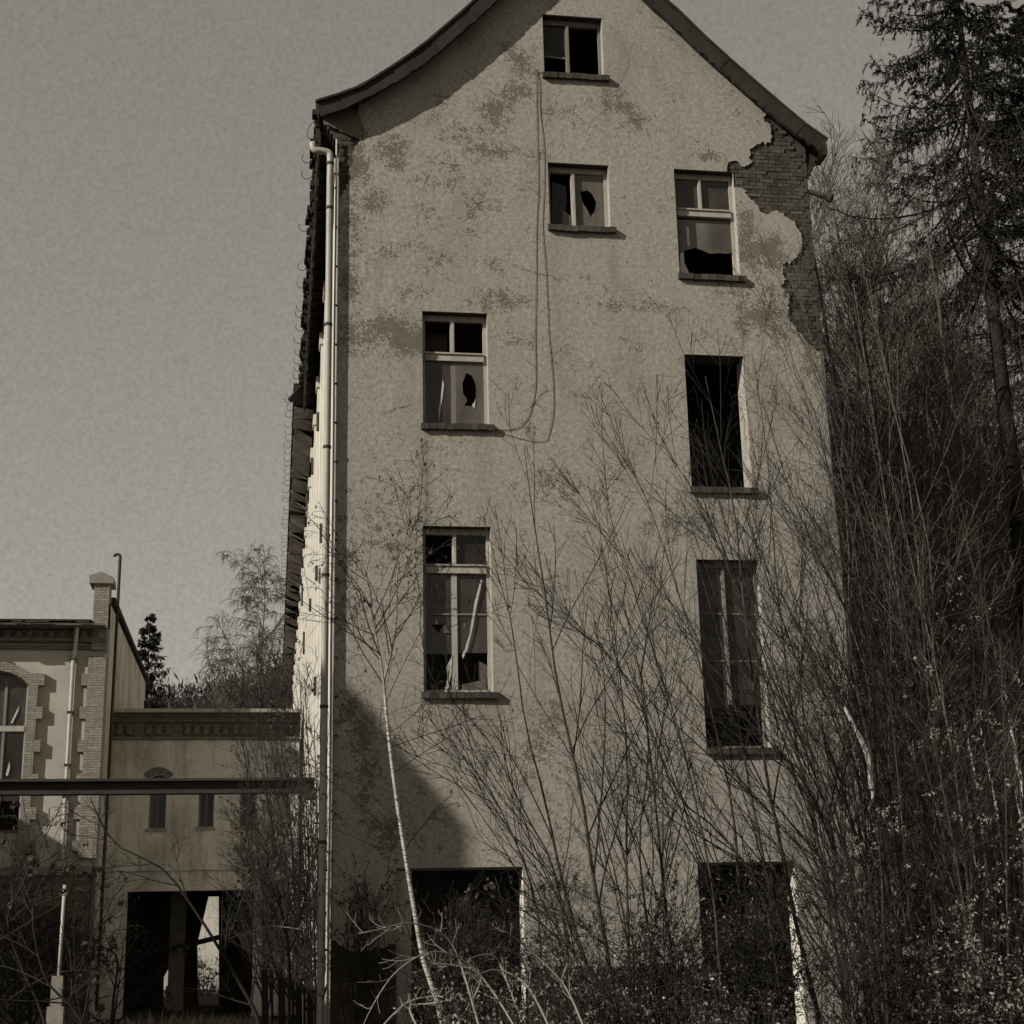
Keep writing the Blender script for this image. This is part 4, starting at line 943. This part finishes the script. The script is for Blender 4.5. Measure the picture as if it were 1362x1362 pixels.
# low overgrowth at the lower left
GLL = 'dark shrubs overgrowing the foot of the wing'
for k in range(10):
    bx = rng.uniform(-20, 125) if k < 9 else 150; y = rng.uniform(7, 19) if k < 9 else rng.uniform(0, 6); ty = rng.uniform(1085, 1200) if k < 9 else rng.uniform(1180, 1260); tx = bx+rng.normal()*25
    sapling([(bx, 1340), (bx+4, 1270), (tx, ty)], y, .04, 'dark tangled shrub overgrowing the shaded foot of the wing', K=20, K2=7, K3=3, ang=(25, 70), up=.1, ln=.7, t0=.1, group=GLL, leaf=DEADLEAF, nl=220, lsize=.1, name='shrub', cat='shrub')
tw_ = [([(345,1362),(320,1310),(262,1215),(215,1155),(150,1120),(120,1060)], -3, .035, 'slanting bare branch crossing the doorway of the link building'), ([(60,1362),(30,1290),(10,1220),(40,1150),(28,1050)], -8, .02, 'thin bare stem close to the left edge below the beam'), ([(110,1362),(60,1300),(45,1200),(90,1120)], -9, .018, 'thin bare stem arching left of the pale fence pole')]
for pxs, y, r0, lb in tw_: sapling(pxs, y, r0, lb, K=12, K2=5, K3=3, ang=(25, 60), up=.05, ln=.34, leaf=DEADLEAF, nl=60, lsize=.07, tmat=TWIG)

# arching pale canes in the foreground
GC = 'pale bramble canes arching at the foot of the gable'
canes = [[(690,1375),(655,1318),(620,1280),(575,1266),(530,1290),(500,1330),(478,1375)], [(640,1375),(610,1275),(585,1240),(545,1228),(505,1236),(476,1242)], [(600,1375),(640,1300),(590,1282),(570,1282)], [(700,1375),(672,1300),(655,1270),(620,1276)],
   [(560,1375),(545,1340),(570,1335),(600,1330)], [(735,1375),(700,1310),(660,1290),(630,1300)], [(500,1375),(540,1335),(580,1325),(600,1332)], [(780,1375),(750,1310),(700,1260),(660,1230)], [(300,1250),(330,1240),(360,1232),(400,1236)], [(0,1250),(40,1225),(80,1200),(100,1160)], [(10,1330),(60,1300),(110,1290),(160,1300)]]
for k, cpx in enumerate(canes):
    y = -10.5+.5*rng.normal() if k < 8 else -2+rng.normal()
    S = spline([at(a, b, y+.25*math.sin(i)) for i, (a, b) in enumerate(cpx)], 22)[None]; R = np.linspace(.0105, .004, 22)[None]
    t1 = Twigs().tubes(S, R, 6); P1, R1 = kids(S, R, 13, .1, .97, (35, 80), lambda t: .13+0*t, 6, .8, .0045, .002, .14)
    P2, R2 = kids(P1, R1, 2, .3, .95, (30, 60), lambda t: .5+0*t, 3, .3, .004, .002, .12); t2 = Twigs().tubes(P1, R1, 4).tubes(P2, R2, 3)
    lb = ['largest pale cane arching over in front of the white birch foot', 'pale cane bowing left at the height of the birch foot'][k] if k < 2 else 'short pale bramble cane arching in the undergrowth'
    plant('bramble_cane', lb, 'bramble', GC, S[0, 0], [('cane', t1, TWIGL, None), ('shoots', t2, TWIGL, None)])
bk = Twigs(); P = spline([at(a, b, -3.3) for a, b in [(1160,1050),(1157,1012),(1146,985),(1134,962),(1123,940)]], 10)[None]; bk.tubes(P, np.linspace(.06, .022, 10)[None], 8)
bk2 = Twigs().tubes(spline([at(a, b, -3.3) for a, b in [(1158,1040),(1162,1055),(1155,1078)]], 8)[None], np.linspace(.05, .015, 8)[None], 7)
plant('broken_branch', 'pale broken branch with stripped bark caught in the stems right of the dark window', 'branch', None, P[0, 0], [('limb', bk, FILM, None), ('splinter', bk2, FILM, None)])
# leafy evergreen shrubs and ivy below the gable
def leafy(px0, px1, py0, py1, y0, y1, n, size, m_, name, label, cat, group=None, nst=40):
    c = at((px0+px1)/2, (py0+py1)/2, (y0+y1)/2); base = np.array([c[0], (y0+y1)/2, gz(c[0], (y0+y1)/2)])
    cen = []
    for _ in range(nst):
        a = rng.uniform(); px = px0+(px1-px0)*rng.uniform(); hh = 1-(2*abs((px-px0)/(px1-px0)-.5))**2*.6; py = py1-(py1-py0)*hh*rng.uniform(.15, 1)
        cen.append(at(px, py, rng.uniform(y0, y1)))
    cen = np.array(cen); st = np.stack([base+(cen-base)*np.array([.35, .6, 0])*.6-np.array([0, 0, .05]), (base+cen)/2*np.array([1, 1, 1])+rng.normal(size=cen.shape)*.15, cen], 1)
    st[:, 0, 2] = base[2]-.05
    P = np.stack([spline(q, 7) for q in st]); R = np.linspace(.014, .004, 7)[None].repeat(len(P), 0)
    P1, R1 = kids(P, R, 5, .45, 1, (25, 70), lambda t: .3+0*t, 4, .2, .006, .003, .15)
    tw = Twigs().tubes(P, R, 4).tubes(P1, R1, 3)
    k = rng.choice(rng.integers(0, len(P1), max(20, n//9)), n); C = P1[k, rng.integers(1, 5, n)]+rng.normal(size=(n, 3))*size*.5
    D = rng.normal(size=(n, 3))+np.array([0, -.3, -.6])
    return plant(name, label, cat, group, base, [('stems', tw, TWIG, None), ('leaves', Twigs().leaves(C, D, rng.uniform(.6, 1.3, n)*size, .5), m_, 'stuff')])
leafy(945, 1065, 1165, 1290, -5, -4, 3300, .052, IVY, 'ivy_bush', 'glossy ivy bush hanging over the left side of the right doorway', 'bush')
leafy(800, 960, 1190, 1350, -6.5, -5, 3300, .052, IVY, 'evergreen_shrub', 'glossy evergreen shrub at the stem feet between the two doorways', 'shrub')
leafy(560, 720, 1315, 1400, -11, -9.5, 3000, .042, IVY, 'evergreen_shrub', 'low glossy evergreen shrub under the arching canes', 'shrub')
leafy(690, 860, 1265, 1385, -8.5, -7, 1500, .048, IVY, 'evergreen_shrub', 'evergreen shrub just right of the left doorway', 'shrub')
leafy(880, 1050, 1290, 1390, -8.5, -7, 1500, .048, IVY, 'evergreen_shrub', 'evergreen shrub at the bottom edge below the right doorway', 'shrub')
leafy(1080, 1260, 1230, 1385, -6, -4, 1500, .048, IVY, 'evergreen_shrub', 'sparse evergreen shrub at the bottom right of the gable', 'shrub')
leafy(1230, 1400, 1180, 1385, -7, -5, 2400, .055, DRYLEAF, 'beech_scrub', 'low beech scrub with dry leaves in the bottom right corner', 'shrub', nst=50)
leafy(455, 512, 1180, 1235, -.5, -.2, 900, .06, DEADLEAF, 'ivy_clump', 'dark ivy clump clinging to the gable between downpipe and left doorway', 'ivy', nst=16)
leafy(245, 300, 1262, 1345, 40, 44, 900, .12, IVY, 'yard_shrub', 'shrub in the sunlit yard seen through the link doorway', 'shrub')
for k, (bx, ty) in enumerate([(715, 1225), (770, 1195), (835, 1180), (890, 1170), (940, 1190), (1010, 1200), (1085, 1190), (1140, 1170), (650, 1270), (600, 1290)]):
    sapling([(bx, 1350), (bx+rng.normal()*8, 1295), (bx+rng.normal()*25, ty)], rng.uniform(-8, -4.5), .02, 'low dark tangled brush crowding the foot of the gable', K=20, K2=7, K3=2, ang=(20, 70), up=.1, ln=.75, t0=.1, group='tangled brush along the foot of the gable', leaf=DEADLEAF, nl=160, lsize=.06, name='brush', cat='brush')
# brush inside the doorways
for k, (a, b, y) in enumerate([(560, 680, -.8), (970, 1040, -.8)]):
    leafy(a, b, 1180, 1370, y-.8, y, 500, .07, DEADLEAF, 'doorway_brush', ['dark brush filling the left doorway', 'dark brush filling the right doorway'][k], 'brush', nst=90)
# dead grass along the bottom
n = 9000; gx = rng.uniform(-9, 16, n); gy = rng.uniform(-12, 20, n); ok = ~((gx > -.3) & (gx < 8.8) & (gy > -.2)); gx, gy = gx[ok], gy[ok]; n = len(gx)
C = np.stack([gx, gy, ground_z(gx, gy)-.02], 1); D = rng.normal(size=(n, 3))*.35+np.array([0, 0, 1])
tag(link('dead_grass', Twigs().leaves(C, D, rng.uniform(.2, .6, n), .05).mesh('dead_grass', GRASS)), 'thin dead grass scattered over the dark ground', 'grass', kind='stuff')

# ------------------------------------------------------------------ wood behind, on the right
def bare_tree(H, r0, seed_, droop=0.0, K=(22, 9, 6), lean=-.06, spread=.42, t0=.3, rm=1.0):
    n = 14; zz_ = np.linspace(0, 1, n); S = np.stack([lean*H*zz_**1.5+np.cumsum(rng.normal(size=n))*.05, np.cumsum(rng.normal(size=n))*.05, H*zz_-.2], 1)
    R = r0*(1-.93*zz_**.85); tr = Twigs().tubes(S[None], R[None], 9); tw = Twigs()
    P1, R1 = kids(S[None], R[None], K[0], t0, .98, (28, 60), lambda t: spread*(1.15-.85*t), 7, .45, r0*.45, .008*rm, .1, .55); tw.tubes(P1, R1, 5)
    P2, R2 = kids(P1, R1, K[1], .2, .98, (25, 55), lambda t: .5*(1.1-.5*t), 5, .3-droop, .03, .006*rm, .13, .6); tw.tubes(P2, R2, 4)
    P3, R3 = kids(P2, R2, K[2], .2, .98, (25, 55), lambda t: .55+0*t, 4, .2-2*droop, .012*rm, .0055*rm, .13, .6); tw.tubes(P3, R3, 3)
    return tr.mesh('trunk', BARKD), tw.mesh('branches', BARKD)
variants = [bare_tree(19, .2, 1), bare_tree(22, .24, 2, lean=-.04), bare_tree(16, .14, 3, lean=-.1), bare_tree(20, .17, 4, K=(26, 8, 6), lean=-.08)]
GT = 'bare trees of the dark wood right of the factory'
def put_tree(x, y, v, rz, s_, label, group, name='bare_tree'):
    e = empty(name, (x, y, gz(x, y)-.1), label, 'tree', group); e.rotation_euler = (0, 0, rz); e.scale = (s_, s_, s_)
    for nm, me in zip(('trunk', 'branches'), v):
        o = bpy.data.objects.new(nm, me); COL.objects.link(o); o.parent = e
    return e
spots = []
for k in range(64):
    y = rng.uniform(4, 62); px = rng.uniform(1085, 1420) if k % 2 else rng.uniform(1150, 1390)
    x = at(px, 900, y)[0]
    if x < 9.6: x = 9.6+rng.uniform(0, 3)
    pt = rng.uniform(150, 330) if px < 1200 else rng.uniform(170, 400)
    sc_ = min(rng.uniform(.95, 1.3), (at(px-20, pt, y)[2]-gz(x, y))/(19, 22, 16, 20)[k % 4])
    put_tree(x, y, variants[k % 4], rng.normal()*.5, min(max(sc_, .35), 1.25), 'bare tree in the dark wood right of the factory', GT)
def spruce(H, Lm, whorls, per, drop, nt_, tuft, wd=.3, ns=.085, tl=.24, jit=.012, hmin=.12):
    tr = Twigs(); zz_ = np.linspace(0, 1, 12); S = np.stack([0*zz_, 0*zz_, H*zz_-.2], 1); tr.tubes(S[None], (H*.011*(1-.95*zz_))[None], 9)
    tw = Twigs(); nd = Twigs(); Ps = []
    for k in range(whorls):
        h0 = hmin+(.99-hmin)*k/whorls
        for j in range(per):
            h = min(.995, h0+rng.normal()*jit); Lb = Lm*(1-h)**.8+.12; a = rng.uniform(0, 2*PI); l_ = Lb*rng.uniform(.5, 1.12); s_ = np.linspace(0, 1, 9)
            zc_ = -drop*l_*(s_-.62*s_**2.2)*1.3+.1*l_*s_**4
            rr_ = l_*s_*(1-.08*s_)
            Ps.append(np.stack([rr_*math.cos(a), rr_*math.sin(a), h*H+zc_], 1))
    P = np.stack(Ps); Lb = np.linalg.norm(P[:, -1]-P[:, 0], axis=1); R = (.006+.0085*Lb)[:, None]*(1-.8*np.linspace(0, 1, 9))[None]
    tw.tubes(P, R, 4)
    T, Rt = kids(P, R, nt_, .12, 1., (45, 85), lambda t: tl*(1.15-.55*t)+.02, 4, -1.5, .006, .003, .1); tw.tubes(T, Rt, 3)
    def cover(Q, m):
        i = rng.integers(0, len(Q), m); j = rng.uniform(0, Q.shape[1]-1.001, m); a = j.astype(int); f = (j-a)[:, None]
        C = Q[i, a]*(1-f)+Q[i, a+1]*f; d = nrm(Q[i, a+1]-Q[i, a]); return C, nrm(d+rng.normal(size=(m, 3))*.55+np.array([0, 0, -.25]))
    C, D = cover(T, len(T)*tuft); nd.leaves(C, D, rng.uniform(.6, 1.3, len(C))*ns, wd)
    C, D = cover(P, len(P)*nt_*2); nd.leaves(C, D, rng.uniform(.6, 1.3, len(C))*ns, wd)
    return tr.mesh('trunk', SPRBARK), tw.mesh('branches', SPRBARK), nd.mesh('needles', NEEDLE, smooth=False)
def put_spruce(x, y, v, rz, s_, label, group=None, zoff=-.1):
    e = empty('spruce_tree', (x, y, gz(x, y)+zoff), label, 'tree', group); e.rotation_euler = (0, 0, rz); e.scale = (s_, s_, s_)
    for nm, me in zip(('trunk', 'branches', 'needles'), v):
        o = bpy.data.objects.new(nm, me); COL.objects.link(o); o.parent = e
        if nm == 'needles': o['kind'] = 'stuff'
sp = spruce(31, 11.6, 28, 7, .42, 34, 20, wd=.26, ns=.1, tl=.15, jit=.006, hmin=.56)
sx_ = at(1300, 230, 10)[0]; put_spruce(sx_, 10, sp, .3, 1.0, 'tall dark spruce with drooping limbs at the top right corner')
put_spruce(at(1408, 300, 16)[0], 16, sp, 2.1, .95, 'second dark spruce half out of frame at the right edge')
sp2 = spruce(20, 4.4, 75, 4, .16, 10, 8, ns=.17)
q = at(200, 815, 58); put_spruce(q[0], 58, sp2, 1, (q[2]-.3)/20, 'slim spruce rising behind the side parapet of the wing', None, 0)
wb = bare_tree(22, .2, 9, droop=1.0, K=(40, 11, 12), lean=.0, spread=.4, t0=.5, rm=1.8)
q = at(352, 768, 64); put_tree(q[0], 64, wb, .4, (q[2]-.2)/22, 'weeping birch with hanging twigs behind the roof of the link building', None, 'weeping_birch')

# ------------------------------------------------------------------ far wooded hill
hx = np.linspace(-520, 420, 90); hy = np.linspace(240, 520, 20); HX, HY = np.meshgrid(hx, hy)
ridge = 75.5+5*np.sin(HX*.018+1)+4*np.sin(HX*.06)+np.clip((HX-30)*-.6, -55, 2)
HZ = ridge*np.sin(np.clip((HY-240)/200, 0, 1)*PI/2)-2
V = np.stack([HX, HY, HZ], -1).reshape(-1, 3); ii = np.arange(len(V)).reshape(HX.shape)
Qd = np.stack([ii[:-1, :-1], ii[:-1, 1:], ii[1:, 1:], ii[1:, :-1]], -1).reshape(-1, 4)
tag(link('hill', npmesh('hill', Qd, V, HILLM)), kind='structure')
n = 130000; i = rng.integers(0, len(V), n); C = V[i]+rng.normal(size=(n, 3))*np.array([5, 5, 0])+np.array([0, 0, -.5])+np.abs(rng.normal(size=(n, 1)))*np.array([0, 0, 1.6])
D = rng.normal(size=(n, 3))*.55+np.array([0, 0, 1])
tag(link('hill_wood', Twigs().leaves(C, D, rng.uniform(1.2, 3.8, n), .17).mesh('hill_wood', TWIGM)), 'dark bare wood covering the distant hill', 'wood', kind='stuff')
